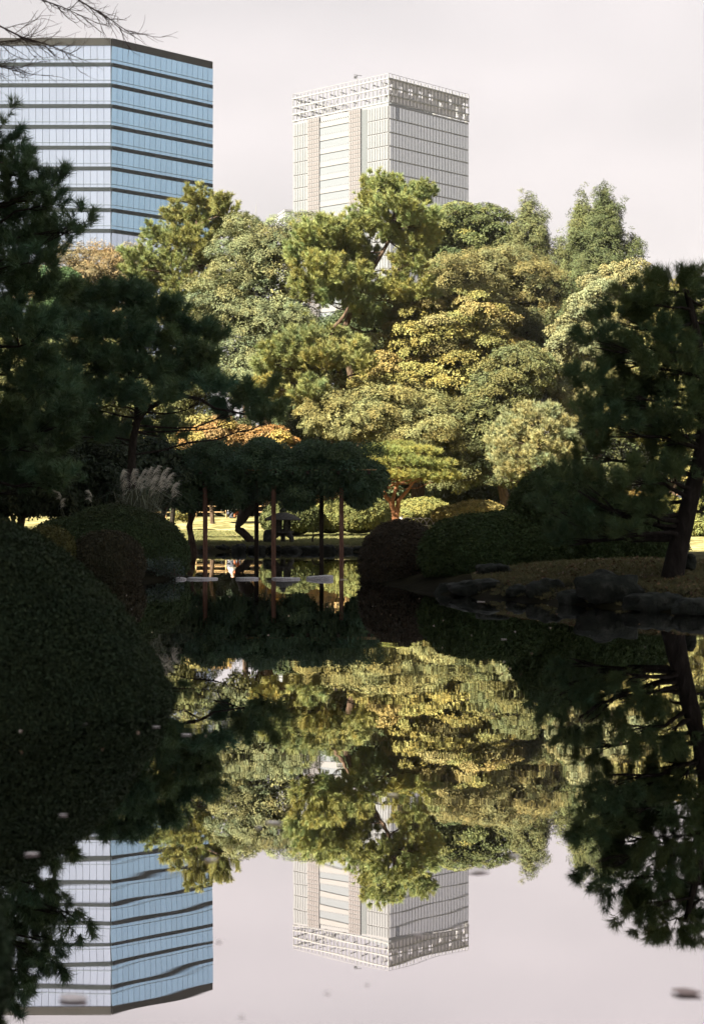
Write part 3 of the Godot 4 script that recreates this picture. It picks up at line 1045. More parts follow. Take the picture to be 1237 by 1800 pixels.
func pampas(label: String, base: Vector3, plumes: Array, blades: int, high: float) -> void:
	var t := thing("pampas_grass", label, "ornamental grass", base, "plume grass behind the clipped shrubs")
	for p in plumes:
		var foot := base + Vector3(rng.randf_range(-0.15, 0.15), 0, rng.randf_range(-0.15, 0.15))
		var tip: Vector3 = p[0]
		var bend: float = p[1]
		var neck := tip - Vector3(bend * 0.5, p[2], 0)
		var st := wood("stalk", t, [foot, foot.lerp(neck, 0.5) + Vector3(-bend * 0.1, 0.05, 0), neck], 0.009, 0.006, M.blade_plain, 4)
		# the plume: fine strands leaving a curved spine, drooping to one side
		var v := PackedVector3Array()
		for k in 64:
			var u := rng.randf()
			var s0 := neck.lerp(tip, u) + Vector3(-bend * 0.35 * sin(u * PI), 0.05 * sin(u * PI), 0) - base
			var len: float = p[2] * rng.randf_range(0.55, 1.05) * (1.0 - u * 0.4)
			var side := signf(bend)
			var dir := Vector3(side * rng.randf_range(0.35, 0.8), 0.75, rng.randf_range(-0.35, 0.35)).normalized()
			var mid := s0 + dir * len * 0.6
			var end := mid + Vector3(side * len * 0.42, -len * rng.randf_range(0.0, 0.3), dir.z * len * 0.3)
			var w := Vector3(rng.randf_range(-1, 1), rng.randf_range(-0.3, 1), rng.randf_range(-1, 1)).normalized() * 0.0048
			v.append_array([s0, mid + w, mid - w, mid - w, mid + w, end])
		var plume := obj("plume", soup(v), M.plume_plain, t)
	var bl := PackedVector3Array()
	for k in blades:
		var a := rng.randf_range(0.0, TAU)
		var out := Vector3(cos(a), 0, sin(a)) * rng.randf_range(0.25, 0.8) * high
		var f := Vector3(rng.randf_range(-0.2, 0.2), 0, rng.randf_range(-0.2, 0.2))
		var h := high * rng.randf_range(0.55, 1.05)
		var m := f + out * 0.35 + Vector3(0, h * 0.85, 0)
		var e := f + out + Vector3(0, h * rng.randf_range(0.55, 1.0), 0)
		var w := out.cross(Vector3.UP).normalized() * 0.012
		bl.append_array([f - w, m + w, f + w, f - w, m - w, m + w, m - w, e, m + w])
	obj("blades", soup(bl), M.blade_plain, t).set_meta("kind", "stuff")

func hoop_fence() -> void:
	var t := thing("hoop_fence", "low fence of overlapping pale hoops in front of sunlit shrub", "fence", Vector3(3.4, ground(3.4, -93.0), -93.0))
	for k in 13:
		var x := 680.0 + k * 11.5
		var p := at(x, 911, 93.0)
		var q := at(x + 24.0, 911, 93.0)
		var pts := []
		for j in 11:
			var a := PI * j / 10.0
			pts.append(Vector3((p.x + q.x) * 0.5 - cos(a) * (q.x - p.x) * 0.5, sin(a) * 0.46 + ground(p.x, -93.0) - 0.02, -93.0 + (0.03 if k % 2 else -0.03)) - t.position)
		var s := Shape.new()
		s.tube(pts, tapered(11, 0.022, 0.022), 5)
		obj("hoop", s.mesh(), M.hoop_metal, t)
	var b := at(705, 915, 90.0)
	b.y = ground(b.x, b.z)
	var g := thing("notice_sign", "small blank white notice board on a short dark stake, by the hoop fence", "sign", b)
	var st := Shape.new()
	st.box(Transform3D(Basis(), Vector3(0.06, 0.3, 0)), Vector3(0.07, 0.8, 0.05))
	obj("stake", st.mesh(), M.dark_wood, g)
	var bd := Shape.new()
	bd.box(Transform3D(Basis(Vector3.RIGHT, -0.2), Vector3(-0.05, 0.5, 0.05)), Vector3(0.3, 0.24, 0.03))
	obj("board", bd.mesh(), M.sign_white, g)

func rail_fence() -> void:
	var z := -108.0
	var t := thing("rail_fence", "low bamboo rail fence at the back of the lawn behind the pergola", "fence", Vector3(-11.0, ground(-11.0, z), z))
	for k in 13:
		var x := -16.5 + k * 0.95
		var s := Shape.new()
		s.tube([Vector3(x, ground(x, z) - 0.1, z) - t.position, Vector3(x, ground(x, z) + 0.85, z) - t.position], [0.05, 0.05], 6)
		obj("fence_post", s.mesh(), M.bamboo, t)
	for y in [0.35, 0.72]:
		var s := Shape.new()
		s.tube([Vector3(-16.8, ground(-16.8, z) + y, z + 0.07) - t.position, Vector3(-4.8, ground(-4.8, z) + y, z + 0.07) - t.position], [0.035, 0.035], 6)
		obj("fence_rail", s.mesh(), M.bamboo, t)

func person(label: String, where: Vector3, turn: float, crouch: bool, top: Material, legs: Material) -> void:
	where.y = ground(where.x, where.z)
	var t := thing("person", label, "person", where, "visitors on the lawn")
	t.rotation.y = turn
	var J := {}
	if crouch:
		J = {"hip": Vector3(0, 0.30, -0.1), "chest": Vector3(0, 0.68, 0.08), "neck": Vector3(0, 0.82, 0.12), "head": Vector3(0, 0.97, 0.15), "knee": Vector3(0.12, 0.46, 0.28), "foot": Vector3(0.11, 0.05, 0.02), "toe": Vector3(0.12, 0.03, 0.2), "sh": Vector3(0.17, 0.76, 0.1), "el": Vector3(0.23, 0.52, 0.22), "ha": Vector3(0.1, 0.5, 0.42)}
	else:
		J = {"hip": Vector3(0, 0.92, 0), "chest": Vector3(0, 1.28, 0), "neck": Vector3(0, 1.46, 0), "head": Vector3(0, 1.62, 0.02), "knee": Vector3(0.1, 0.48, 0.03), "foot": Vector3(0.1, 0.07, -0.02), "toe": Vector3(0.12, 0.04, 0.16), "sh": Vector3(0.18, 1.38, 0), "el": Vector3(0.24, 1.12, 0.0), "ha": Vector3(0.22, 0.88, 0.1)}
	var skin := [[J.neck, J.head, 0.05, 0.095], [J.head, J.head + Vector3(0, 0.04, 0.01), 0.1, 0.095]]
	var shirt := [[J.hip, J.chest, 0.13, 0.15], [J.chest, J.neck, 0.14, 0.06]]
	var pants := [[J.hip, J.hip + Vector3(0, 0.06, 0), 0.14, 0.13]]
	for sx in [-1.0, 1.0]:
		var m := Vector3(sx, 1, 1)
		shirt.append([J.sh * m, J.el * m, 0.058, 0.048]); shirt.append([J.el * m, J.ha * m, 0.046, 0.035])
		skin.append([J.ha * m, J.ha * m + Vector3(0, -0.05, 0.04), 0.035, 0.025])
		pants.append([J.hip + Vector3(sx * 0.08, 0, 0), J.knee * m, 0.095, 0.065]); pants.append([J.knee * m, J.foot * m, 0.062, 0.04]); pants.append([J.foot * m, J.toe * m, 0.045, 0.03])
	var all := skin + shirt + pants
	obj("body", body_mesh(all, 0.04, 0.02), M.skin, t)
	for part in [["top", shirt, top], ["trousers", pants, legs]]:
		var fat := []
		for b in part[1]:
			fat.append([b[0], b[1], b[2] + 0.018, b[3] + 0.018])
		obj(part[0], body_mesh(fat, 0.04, 0.02), part[2], t)
	obj("hair", body_mesh([[J.head + Vector3(0, 0.06, -0.02), J.head + Vector3(0, 0.0, -0.05), 0.095, 0.085]], 0.03, 0.02), M.hair, t)

func leaning_trunk() -> void:
	var d := 70.0
	var a := at(440, 950, d)
	var t := thing("leaning_tree", "dark leaning old trunk bent at the knee, behind the pergola posts", "tree", Vector3(a.x, ground(a.x, a.z), a.z))
	var pts := [a + Vector3(0.1, -0.3, 0), at(438, 947, d), at(428, 939, d), at(417, 931, d), at(417, 926, d), at(424, 915, d), at(431, 900, d), at(438, 890, d), at(446, 882, d), at(458, 872, d)]
	var s := Shape.new()
	var p := []
	for q in pts:
		p.append(q - t.position)
	s.tube(p, [0.2, 0.18, 0.12, 0.11, 0.10, 0.2, 0.26, 0.22, 0.14, 0.08], 10)
	obj("trunk", s.mesh(), M.dark_wood, t)
	wood("prop", t, [at(418, 929, d), at(426, 931, d), at(436, 941, d), at(443, 953, d)], 0.08, 0.11, M.dark_wood)
	wood("limb", t, [at(440, 890, d), at(446, 897, d), at(443, 908, d)], 0.08, 0.05, M.dark_wood)
	var xf := []
	var cols := []
	for k in 130:
		xf.append(Transform3D(basis_up(rand_dir() + Vector3(0, 0.6, 0), rng.randf_range(0.6, 1.1)), at(452, 868, d) + rand_dir() * Vector3(0.9, 0.5, 0.8) * rng.randf()))
		cols.append(tinted(Color(0.03, 0.045, 0.028)))
	scatter("foliage", L.shrub, M.broad_leaf, t, xf, cols)

func branchlet(parent: Node3D, from: Vector3, dir: Vector3, len: float, r: float, depth: int, s: Shape) -> void:
	var pts := [from]
	var p := from
	var d := dir
	for k in 5:
		d = (d + rand_dir() * 0.22 + Vector3(0.03, 0.02, 0)).normalized()
		p += d * len / 5.0
		pts.append(p)
	s.tube(pts, tapered(6, r, r * 0.45), 5)
	if depth > 0:
		for k in 6:
			var b: Vector3 = pts[1 + k % 5]
			var side := rand_dir()
			side.z *= 0.5
			branchlet(parent, b, (d * 0.75 + side * 0.75).normalized(), len * rng.randf_range(0.3, 0.55), r * 0.5, depth - 1, s)

func bare_tree() -> void:
	var base := Vector3(-9.5, ground(-9.5, -24.0), -24.0)
	var t := thing("bare_tree", "leafless deciduous tree whose thin twigs reach in over the glass building", "tree", base)
	wood("trunk", t, [base - Vector3(0, 0.3, 0), base + Vector3(0.3, 3, 0.2), base + Vector3(0.4, 6, 0.3), base + Vector3(1.0, 9, 0.2), base + Vector3(1.2, 12, 0)], 0.24, 0.07, M.twig_bark, 9)
	for l in [[Vector3(0.5, 6.3, 0.3), at(-10, 40, 24.0), at(130, 96, 23.6)], [Vector3(0.6, 7.4, 0.3), at(20, -30, 24.4), at(150, 30, 24.0)], [Vector3(0.4, 6.0, 0.3), at(-60, 70, 24.2), at(60, 70, 24.4)], [Vector3(0.9, 8.6, 0.2), at(90, -40, 23.8), at(235, 62, 23.8)], [Vector3(0.5, 5.6, 0.3), at(-50, 110, 24.0), at(40, 118, 23.7)]]:
		var s := Shape.new()
		var a: Vector3 = base + l[0] - t.position
		var m: Vector3 = l[1] - t.position
		var e: Vector3 = l[2] - t.position
		var pts := [a, a.lerp(m, 0.5) + Vector3(0, 0.15, 0), m, m.lerp(e, 0.35) + Vector3(0, -0.04, 0), m.lerp(e, 0.7), e]
		s.tube(pts, [0.035, 0.026, 0.016, 0.012, 0.008, 0.004], 6)
		for k in 15:
			var u := 0.08 + 0.062 * k
			var from := m.lerp(e, u) + Vector3(0, -0.03 * sin(u * PI), 0)
			var dir := ((e - m).normalized() + Vector3(rng.randf_range(-0.3, 0.3), rng.randf_range(-0.9, 0.9), rng.randf_range(-0.6, 0.6))).normalized()
			branchlet(t, from, dir, rng.randf_range(0.25, 0.6), 0.0065, 1, s)
		obj("limb", s.mesh(), M.twig_bark, t)

func floating_leaf(px: float, py: float, wide: float, label: String, mat := "dry_leaf") -> void:
	var d := EYE * FOCAL / (py - 911.0)
	var c := at(px, py, d)
	c.y = 0.003
	var w := span(wide, d)
	var rows := []
	var turn := rng.randf_range(-0.5, 0.5)
	for k in 6:
		var u := k / 5.0
		var hw := w * 0.36 * pow(sin(PI * clampf(u, 0.04, 0.96)), 0.8)
		var row := []
		for j in 3:
			row.append(Basis(Vector3.UP, turn) * Vector3((u - 0.5) * w, 0.004 * w + absf(j - 1.0) * 0.03 * w + 0.012 * (1.0 + sin(u * 7.0)) * w, (1.0 - j) * hw))
		rows.append(row)
	rows.reverse()
	var s := Shape.new()
	s.sheet(rows)
	for k in s.n.size():
		if s.n[k].y < 0.0:
			s.n[k] = -s.n[k]
	tag(obj("floating_leaf", s.mesh(), M[mat], self, Transform3D(Basis(), c)), label, "leaf", "fallen leaves afloat on the pond")

# ----------------------------------------------------------------
func _ready() -> void:
	rng.seed = 20240607
	noise.seed = 11
	noise.frequency = 0.02
	noise.fractal_octaves = 3

	var cam := Camera3D.new()
	cam.name = "camera"
	cam.position = Vector3(0, EYE, 0)
	cam.rotation.x = 11.0 / FOCAL
	cam.near = 0.05
	cam.far = 2500.0
	var lens := CameraAttributesPhysical.new()
	lens.frustum_focal_length = 40.0
	lens.frustum_focus_distance = 95.0
	lens.exposure_aperture = 2.4
	cam.attributes = lens
	add_child(cam)
	cam.fov = rad_to_deg(2.0 * atan(900.0 / FOCAL))

	var env := Environment.new()
	env.background_mode = Environment.BG_SKY
	env.tonemap_mode = Environment.TONE_MAPPER_LINEAR
	env.tonemap_exposure = 6.8
	env.fog_enabled = true
	env.fog_density = 0.00006
	env.fog_light_color = Color(0.93, 0.94, 1.0)
	env.sdfgi_enabled = true
	env.ssao_enabled = true
	env.ssil_enabled = true
	var sky_mat := ProceduralSkyMaterial.new()
	sky_mat.sky_horizon_color = lin(0.119, 0.1115, 0.1085)
	sky_mat.sky_top_color = lin(0.064, 0.071, 0.088)
	sky_mat.sky_curve = 0.9
	sky_mat.ground_bottom_color = lin(0.05, 0.05, 0.04)
	sky_mat.ground_horizon_color = lin(0.12, 0.12, 0.11)
	var cover := Image.create(512, 256, false, Image.FORMAT_RGBAF)
	var air := FastNoiseLite.new()
	air.seed = 5
	air.frequency = 1.0
	air.fractal_octaves = 5
	for y in 256:
		var up := PI * (0.5 - (y + 0.5) / 256.0)
		for x in 512:
			var a := TAU * x / 512.0
			var d := Vector3(cos(a) * cos(up), sin(up) * 2.6, sin(a) * cos(up))
			var v := clampf(air.get_noise_3dv(d * 3.6) * 1.1 + 0.5, 0.0, 1.0)
			cover.set_pixel(x, y, Color(1.0, 0.97, 0.97, v))
	sky_mat.sky_cover = ImageTexture.create_from_image(cover)
	sky_mat.sky_cover_modulate = Color(0.185, 0.174, 0.172)
	var sky := Sky.new()
	sky.sky_material = sky_mat
	env.sky = sky
	var we := WorldEnvironment.new()
	we.name = "world_environment"
	we.environment = env
	add_child(we)

	var sun := DirectionalLight3D.new()
	sun.name = "sun"
	sun.light_energy = 1.6
	sun.light_color = lin(1.0, 0.89, 0.70)
	sun.light_angular_distance = 0.5
	sun.sky_mode = DirectionalLight3D.SKY_MODE_LIGHT_ONLY
	sun.shadow_enabled = true
	add_child(sun)
	sun.look_at_from_position(Vector3(-0.79 * 0.777, 0.629, 0.613 * 0.777) * 100.0, Vector3.ZERO)

	make_materials()
	make_leaves()
	var pp := plain_mat("plume_plain", lin(0.30, 0.27, 0.21), 0.85)
	pp.cull_mode = BaseMaterial3D.CULL_DISABLED
	pp.backlight_enabled = true
	pp.backlight = lin(0.5, 0.5, 0.45)
	var bp := plain_mat("blade_plain", lin(0.06, 0.07, 0.035), 0.7)
	bp.cull_mode = BaseMaterial3D.CULL_DISABLED
	build_ground()
	glass_tower()
	white_tower()
	small_far_buildings()
	sunlit_belt()
	shade_trees()
	dark_pines()
	shrubs()
	pergola()
	lantern()
	leaning_trunk()
	hoop_fence()
	rail_fence()
	bare_tree()
	small_things()

func foot(px: float, d: float) -> Vector3:
	var x := (px - 618.5) / FOCAL * d
	return Vector3(x, ground(x, -d), -d)

func pads_of(list: Array, d: float, flat := 0.62, deep := 0.9, jitter := 1.5) -> Array:
	var out := []
	for p in list:
		var dd := d + rng.randf_range(-jitter, jitter)
		var ry: float = p[3] if p.size() > 3 else p[2] * flat
		out.append([at(p[0], p[1], dd), Vector3(span(p[2], dd), span(ry, dd), span(p[2], dd) * deep)])
	return out

func sunlit_belt() -> void:
	var G := "trees of the sunlit belt"
	var golden := Color(0.150, 0.142, 0.046)
	var camphor := Color(0.125, 0.138, 0.068)
	var pale := Color(0.150, 0.150, 0.075)
	var olive := Color(0.130, 0.124, 0.052)
	var deep := Color(0.045, 0.060, 0.026)
	var pine_c := Color(0.168, 0.185, 0.066)
	# back row
	broad_tree("broadleaf_tree", "brownish olive round tree at the foot of the glass building", foot(150, 132), [blob(150, 490, 132, 70, 50), blob(215, 480, 132, 55, 45), blob(95, 520, 132, 55, 45), blob(160, 580, 132, 100, 80)], 1.3, 34, "fine", Color(0.17, 0.135, 0.07), 0.45)
	broad_tree("broadleaf_tree", "small dark green tree in front of the brownish olive one", foot(105, 122), [blob(105, 505, 122, 34, 32), blob(100, 560, 122, 45, 40)], 0.9, 30, "maple", Color(0.04, 0.075, 0.03), 0.3)
	broad_tree("broadleaf_tree", "broad dark zelkova with a flat dome, right of the white tower", foot(830, 126), [blob(830, 405, 126, 78, 46), blob(765, 430, 126, 55, 34), blob(880, 440, 126, 40, 45), blob(820, 470, 126, 90, 60)], 1.2, 30, "maple", Color(0.065, 0.080, 0.030), 0.5, G, -0.55, Color(0.13, 0.14, 0.05, 1), 1.0, 0.45)
	conifer("conifer", "small pointed fir between the dark zelkova and the tall fir", foot(930, 124), at(930, 364, 124), 6.2, Color(0.085, 0.095, 0.04), 0.35, 10500)
	conifer("conifer", "tall dark fir, the rightmost pointed tree against the sky", foot(1062, 121), at(1062, 346, 121), 5.6, Color(0.058, 0.072, 0.03), 0.35, 10500)
	conifer("conifer", "slim fir growing against the left side of the tall fir", foot(1022, 122), at(1022, 358, 122), 4.2, Color(0.082, 0.094, 0.038), 0.35, 6500)
	pine("pine_tree", "bright bushy pine standing before the glass building", [foot(330, 128), at(335, 700, 128), at(325, 560, 128), at(345, 440, 128), at(345, 370, 128)], 0.4, pads_of([[345, 358, 24], [312, 385, 26], [395, 372, 24], [365, 400, 34], [280, 425, 28], [330, 438, 36], [405, 420, 30], [248, 462, 28], [300, 478, 36], [370, 475, 38], [425, 455, 26], [268, 505, 30], [330, 522, 38], [390, 520, 34], [310, 560, 34], [365, 565, 34], [235, 490, 20], [285, 545, 26], [345, 600, 30]], 128, 0.95, 0.9, 2.2), "pine_far", pine_c, 70, 0.95, "pines of the sunlit belt", "bark", 0.45, 0.75, 1.0)
	pine("pine_tree", "dark pine tip between the bushy pine and the camphor", [foot(432, 130), at(432, 600, 130), at(430, 385, 130)], 0.3, pads_of([[430, 388, 14], [445, 402, 18], [418, 410, 18], [432, 440, 26], [432, 490, 30]], 130, 0.7), "pine_far", Color(0.05, 0.07, 0.035), 34, 0.9, "pines of the sunlit belt")
	broad_tree("broadleaf_tree", "grey-green camphor with a tall rounded crown left of centre", foot(455, 117), [blob(455, 460, 117, 68, 70), blob(520, 430, 117, 50, 45), blob(405, 540, 117, 60, 70), blob(480, 560, 117, 80, 80), blob(430, 650, 117, 75, 75), blob(510, 640, 117, 60, 60), blob(560, 415, 117, 35, 28)], 1.25, 44, "fine", camphor, 0.6)
	# the tall central pine
	pine("pine_tree", "tall spreading pine in the middle, its top before the white tower", [foot(640, 112), at(628, 720, 112), at(606, 600, 112), at(618, 545, 112), at(652, 478, 112), at(690, 405, 112), at(690, 340, 112)], 0.3, pads_of([[668, 330, 22], [700, 345, 30], [735, 352, 28], [648, 362, 26], [690, 378, 38], [738, 388, 30], [640, 395, 26], [655, 415, 30], [712, 412, 34], [560, 420, 40], [600, 425, 34], [540, 455, 40], [590, 455, 44], [630, 455, 28], [560, 488, 42], [605, 495, 44], [540, 520, 34], [585, 525, 34], [632, 505, 30], [735, 430, 34], [720, 470, 30], [690, 520, 40], [730, 520, 34], [640, 545, 20], [660, 570, 30]], 112, 0.82, 0.9, 2.0), "pine_far", pine_c, 70, 0.95, "pines of the sunlit belt", "bark", 0.45, 0.75, 0.95)
	pine("pine_tree", "low wide pine below the tall central one, pads sweeping left", [foot(600, 107), at(606, 700, 107), at(580, 600, 107), at(604, 556, 107), at(612, 540, 107)], 0.26, pads_of([[490, 632, 36], [535, 612, 40], [580, 606, 30], [620, 625, 34], [470, 655, 26], [520, 660, 42], [570, 642, 40], [500, 700, 30], [640, 645, 26], [545, 690, 30], [470, 690, 22]], 107, 0.66, 0.9, 1.8), "pine_far", Color(0.18, 0.19, 0.072), 70, 0.95, "pines of the sunlit belt", "bark", 0.45, 0.75, 0.85)
	# front mass right of centre
	broad_tree("broadleaf_tree", "big golden-green maple mass in the middle of the belt", foot(730, 114), [blob(740, 600, 114, 85, 70), blob(820, 560, 114, 70, 60), blob(700, 690, 113, 90, 60), blob(800, 670, 113, 85, 70), blob(745, 540, 114, 50, 40), blob(860, 620, 114, 55, 60)], 1.15, 42, "maple", golden, 0.5, G, -0.7, Color(0.16, 0.14, 0.055, 1), 1.0, 0.5)
	broad_tree("broadleaf_tree", "low golden-green tree behind the flat-topped trained pine", foot(600, 106), [blob(600, 735, 106, 60, 48), blob(670, 740, 106, 70, 55), blob(740, 750, 106, 60, 50), blob(565, 700, 107, 35, 30)], 0.95, 42, "fine", Color(0.145, 0.142, 0.058), 0.35, G, -0.8)
	broad_tree("broadleaf_tree", "olive-brown tree under the small pointed fir", foot(890, 121), [blob(870, 480, 121, 70, 48), blob(935, 500, 121, 55, 50), blob(880, 550, 121, 75, 60), blob(955, 570, 121, 45, 55), blob(800, 500, 121, 50, 40)], 1.1, 40, "fine", olive, 0.45, G, -0.6)
	broad_tree("broadleaf_tree", "dark leafy tree between the maple mass and the round pine", foot(890, 108), [blob(905, 660, 108, 60, 50), blob(880, 720, 108, 60, 60), blob(830, 760, 107, 60, 60), blob(900, 800, 107, 60, 60), blob(800, 820, 107, 50, 50)], 0.95, 38, "broad", Color(0.085, 0.09, 0.036), 0.4, G, -0.9)
	broad_tree("broadleaf_tree", "pale leafy tree rising behind the right-hand dark pine", foot(1050, 110), [blob(1060, 540, 110, 55, 55), blob(1015, 610, 110, 48, 55), blob(1100, 505, 110, 45, 38), blob(1020, 690, 110, 50, 60), blob(1100, 620, 110, 70, 80)], 0.95, 46, "broad", pale, 0.4, G, -0.8)
	broad_tree("broadleaf_tree", "sunny yellow-green tree half hidden behind the right-hand pine", foot(1180, 108), [blob(1180, 560, 108, 70, 60), blob(1230, 640, 108, 80, 80), blob(1150, 720, 108, 80, 80), blob(1250, 780, 108, 80, 80)], 1.1, 36, "broad", Color(0.16, 0.155, 0.06), 0.4, G, -0.9)
	broad_tree("broadleaf_tree", "deep green tree filling the gap behind the tall central pine", foot(560, 128), [blob(600, 620, 128, 90, 70), blob(530, 740, 128, 80, 70), blob(680, 560, 128, 70, 60), blob(680, 700, 126, 90, 80), blob(600, 800, 126, 120, 70)], 1.3, 24, "big", deep, 0.5, G, -0.95)
	# beyond the frame, so that the belt goes on
	var far_l := broad_tree("broadleaf_tree", "rounded green tree continuing the belt past the left pine", foot(-120, 125), [blob(-120, 520, 125, 110, 80), blob(-60, 620, 125, 110, 110), blob(-200, 640, 125, 120, 120)], 1.4, 24, "big", Color(0.09, 0.10, 0.04), 0.5, G, -0.9)
	broad_tree("broadleaf_tree", "dark green tree low behind the left-hand pines", foot(120, 112), [blob(80, 660, 112, 90, 80), blob(190, 680, 112, 90, 80), blob(300, 690, 112, 80, 70), blob(130, 790, 112, 120, 70), blob(270, 800, 112, 100, 60)], 1.2, 26, "broad", Color(0.085, 0.09, 0.035), 0.4, G, -0.9)
	var far_r := broad_tree("broadleaf_tree", "rounded green tree closing the belt on the far right", foot(1400, 120), [blob(1400, 560, 120, 110, 90), blob(1350, 700, 120, 110, 110), blob(1480, 700, 120, 110, 110)], 1.4, 24, "big", Color(0.10, 0.11, 0.04), 0.5, G, -0.9)
	for u in [[-60, 119, "dark thicket closing the belt behind the left edge"], [140, 120, "dark thicket low behind the plume grass"], [330, 121, "dark thicket behind the orange maples"], [500, 122, "dark thicket behind the stone lantern"], [680, 121, "dark thicket behind the flat-topped dome pine"], [850, 119, "dark thicket left of the round trained pine's foot"], [1010, 118, "dark thicket behind the round trained pine"], [1150, 118, "dark thicket behind the leaning pine's trunk"], [1300, 118, "dark thicket closing the belt at the right edge"]]:
		var base := foot(u[0], u[1])
		var t := thing("thicket", u[2], "shrub", base, "dark thickets under the belt")
		for k in 3:
			wood("stem", t, limb_path(base - Vector3(0, 0.2, 0), base + Vector3(k - 1.0, 3.0, 0), 0.1), 0.12, 0.04, M.bark, 6)
		lobed_foliage(t, [blob(u[0], 852, u[1], 105, 66, 2.2), blob(u[0] + 40, 800, u[1] + 1.0, 80, 70, 2.0)], 0.95, 26, L.big, M.broad_leaf, Color(0.055, 0.065, 0.028), -0.98)
	# nearer trained pines on the lawn
	var round := []
	for k in 46:
		var y := 1.0 - 2.0 * (k + 0.5) / 46.0
		if y < -0.75:
			continue
		var a := k * 2.39996
		var q := sqrt(1.0 - y * y)
		round.append([at(940, 790, 86.0) + Vector3(cos(a) * q * span(66, 86), y * span(68, 86), sin(a) * q * span(60, 86)), Vector3(0.62, 0.45, 0.62)])
	pine("trained_pine", "pale round-crowned pine on the lawn, right of the flat-topped one", [foot(945, 86), at(925, 860, 86), at(950, 820, 86), at(940, 760, 86)], 0.2, round, "pine_far", Color(0.205, 0.21, 0.105), 46, 0.62, "trained pines on the lawn")
	var dome := []
	for l in [[0.0, 0.0, 783.0], [0.55, 7.0, 797.0], [0.85, 11.0, 818.0], [1.0, 12.0, 840.0]]:
		for k in int(l[1]) + (1 if l[1] == 0.0 else 0):
			var a: float = TAU * k / maxf(1.0, l[1]) + l[2]
			dome.append([at(703, l[2] + rng.randf_range(-4, 4), 90.0) + Vector3(cos(a) * l[0] * span(78, 90), 0, sin(a) * l[0] * span(70, 90)), Vector3(0.95, 0.28, 0.95)])
	var tp := pine("trained_pine", "flat-topped dome pine with red forking trunks on the lawn", [foot(692, 90), at(688, 885, 90), at(676, 868, 90), at(690, 830, 90)], 0.2, dome, "pine_far", Color(0.18, 0.185, 0.055), 48, 0.55, "trained pines on the lawn", "red_bark")
	wood("trunk", tp, [foot(694, 90), at(700, 880, 90), at(716, 862, 90), at(730, 840, 90)], 0.16, 0.06, M.red_bark)
	wood("trunk", tp, [foot(690, 90), at(690, 878, 90), at(698, 850, 90), at(704, 820, 90)], 0.14, 0.06, M.red_bark)
	# autumn shrubs behind the pergola
	for m in [[375, 768, 50, 26, "orange autumn maple left of the pergola's middle, above its vine"], [468, 785, 48, 26, "orange autumn maple showing over the centre of the vine"]]:
		broad_tree("autumn_maple", m[4], foot(m[0], 96), [blob(m[0], m[1], 96, m[2], m[3]), blob(m[0] + 25, m[1] + 35, 96, m[2], m[3] * 1.2), blob(m[0] - 25, m[1] + 40, 96, m[2] * 0.9, m[3])], 0.6, 30, "shrub", Color(0.20, 0.122, 0.048), 0.14, "autumn maples behind the pergola", -0.9, Color(0.20, 0.16, 0.05, 1), 1.0, 0.5)
	broad_tree("autumn_maple", "tan autumn tree seen under the vine above the stone lantern", foot(520, 100), [blob(520, 862, 100, 62, 24), blob(560, 850, 100, 50, 26)], 0.5, 30, "shrub", Color(0.30, 0.20, 0.09), 0.14, "autumn maples behind the pergola", -0.9)

func shade_trees() -> void:
	# tall trees on the left bank and behind the photographer: they shade the pond
	var base := Vector3(-16.0, ground(-16.0, -8.0), -8.0)
	var proto := broad_tree("shade_tree", "tall dense evergreen oak on the left bank beside the photographer", base, [[base + Vector3(0, 19, 0), Vector3(5.0, 7.0, 5.0)], [base + Vector3(1.5, 12, 1), Vector3(5.2, 5.5, 5.2)], [base + Vector3(-2, 9, -1.5), Vector3(4.5, 5.5, 4.5)], [base + Vector3(0, 24, 0.5), Vector3(3.6, 4.5, 3.6)]], 1.5, 16, "shade", Color(0.05, 0.065, 0.03), 0.5, "tall evergreens shading the left bank", -0.9)
	var spots := [[-13.5, 2.0, 0.9, 1.0, "tall dense evergreen oak at the photographer's left shoulder"], [-19.0, -18.0, 1.7, 1.1, "tall dense evergreen oak behind the bare tree"], [-19.5, -29.0, 2.9, 1.05, "tall dense evergreen oak left of the big clipped dome"], [-22.0, -40.0, 0.3, 1.1, "tall dense evergreen oak beside the left-hand dark pine"], [-23.0, -51.0, 4.1, 1.1, "tall dense evergreen oak left of the wide dark pine"], [-9.0, 13.0, 2.2, 1.0, "tall dense evergreen oak behind the photographer on the left"], [-27.0, -4.0, 3.3, 1.2, "tall dense evergreen oak in the second row by the bare tree"], [-29.0, -24.0, 0.8, 1.2, "tall dense evergreen oak in the second row mid bank"]]
	for s in spots:
		var c: Node3D = proto.duplicate()
		c.name = numbered("shade_tree")
		add_child(c)
		c.transform = Transform3D(Basis(Vector3.UP, s[2]).scaled(Vector3.ONE * s[3]), Vector3(s[0], ground(s[0], s[1]), s[1]))
		c.set_meta("label", s[4])

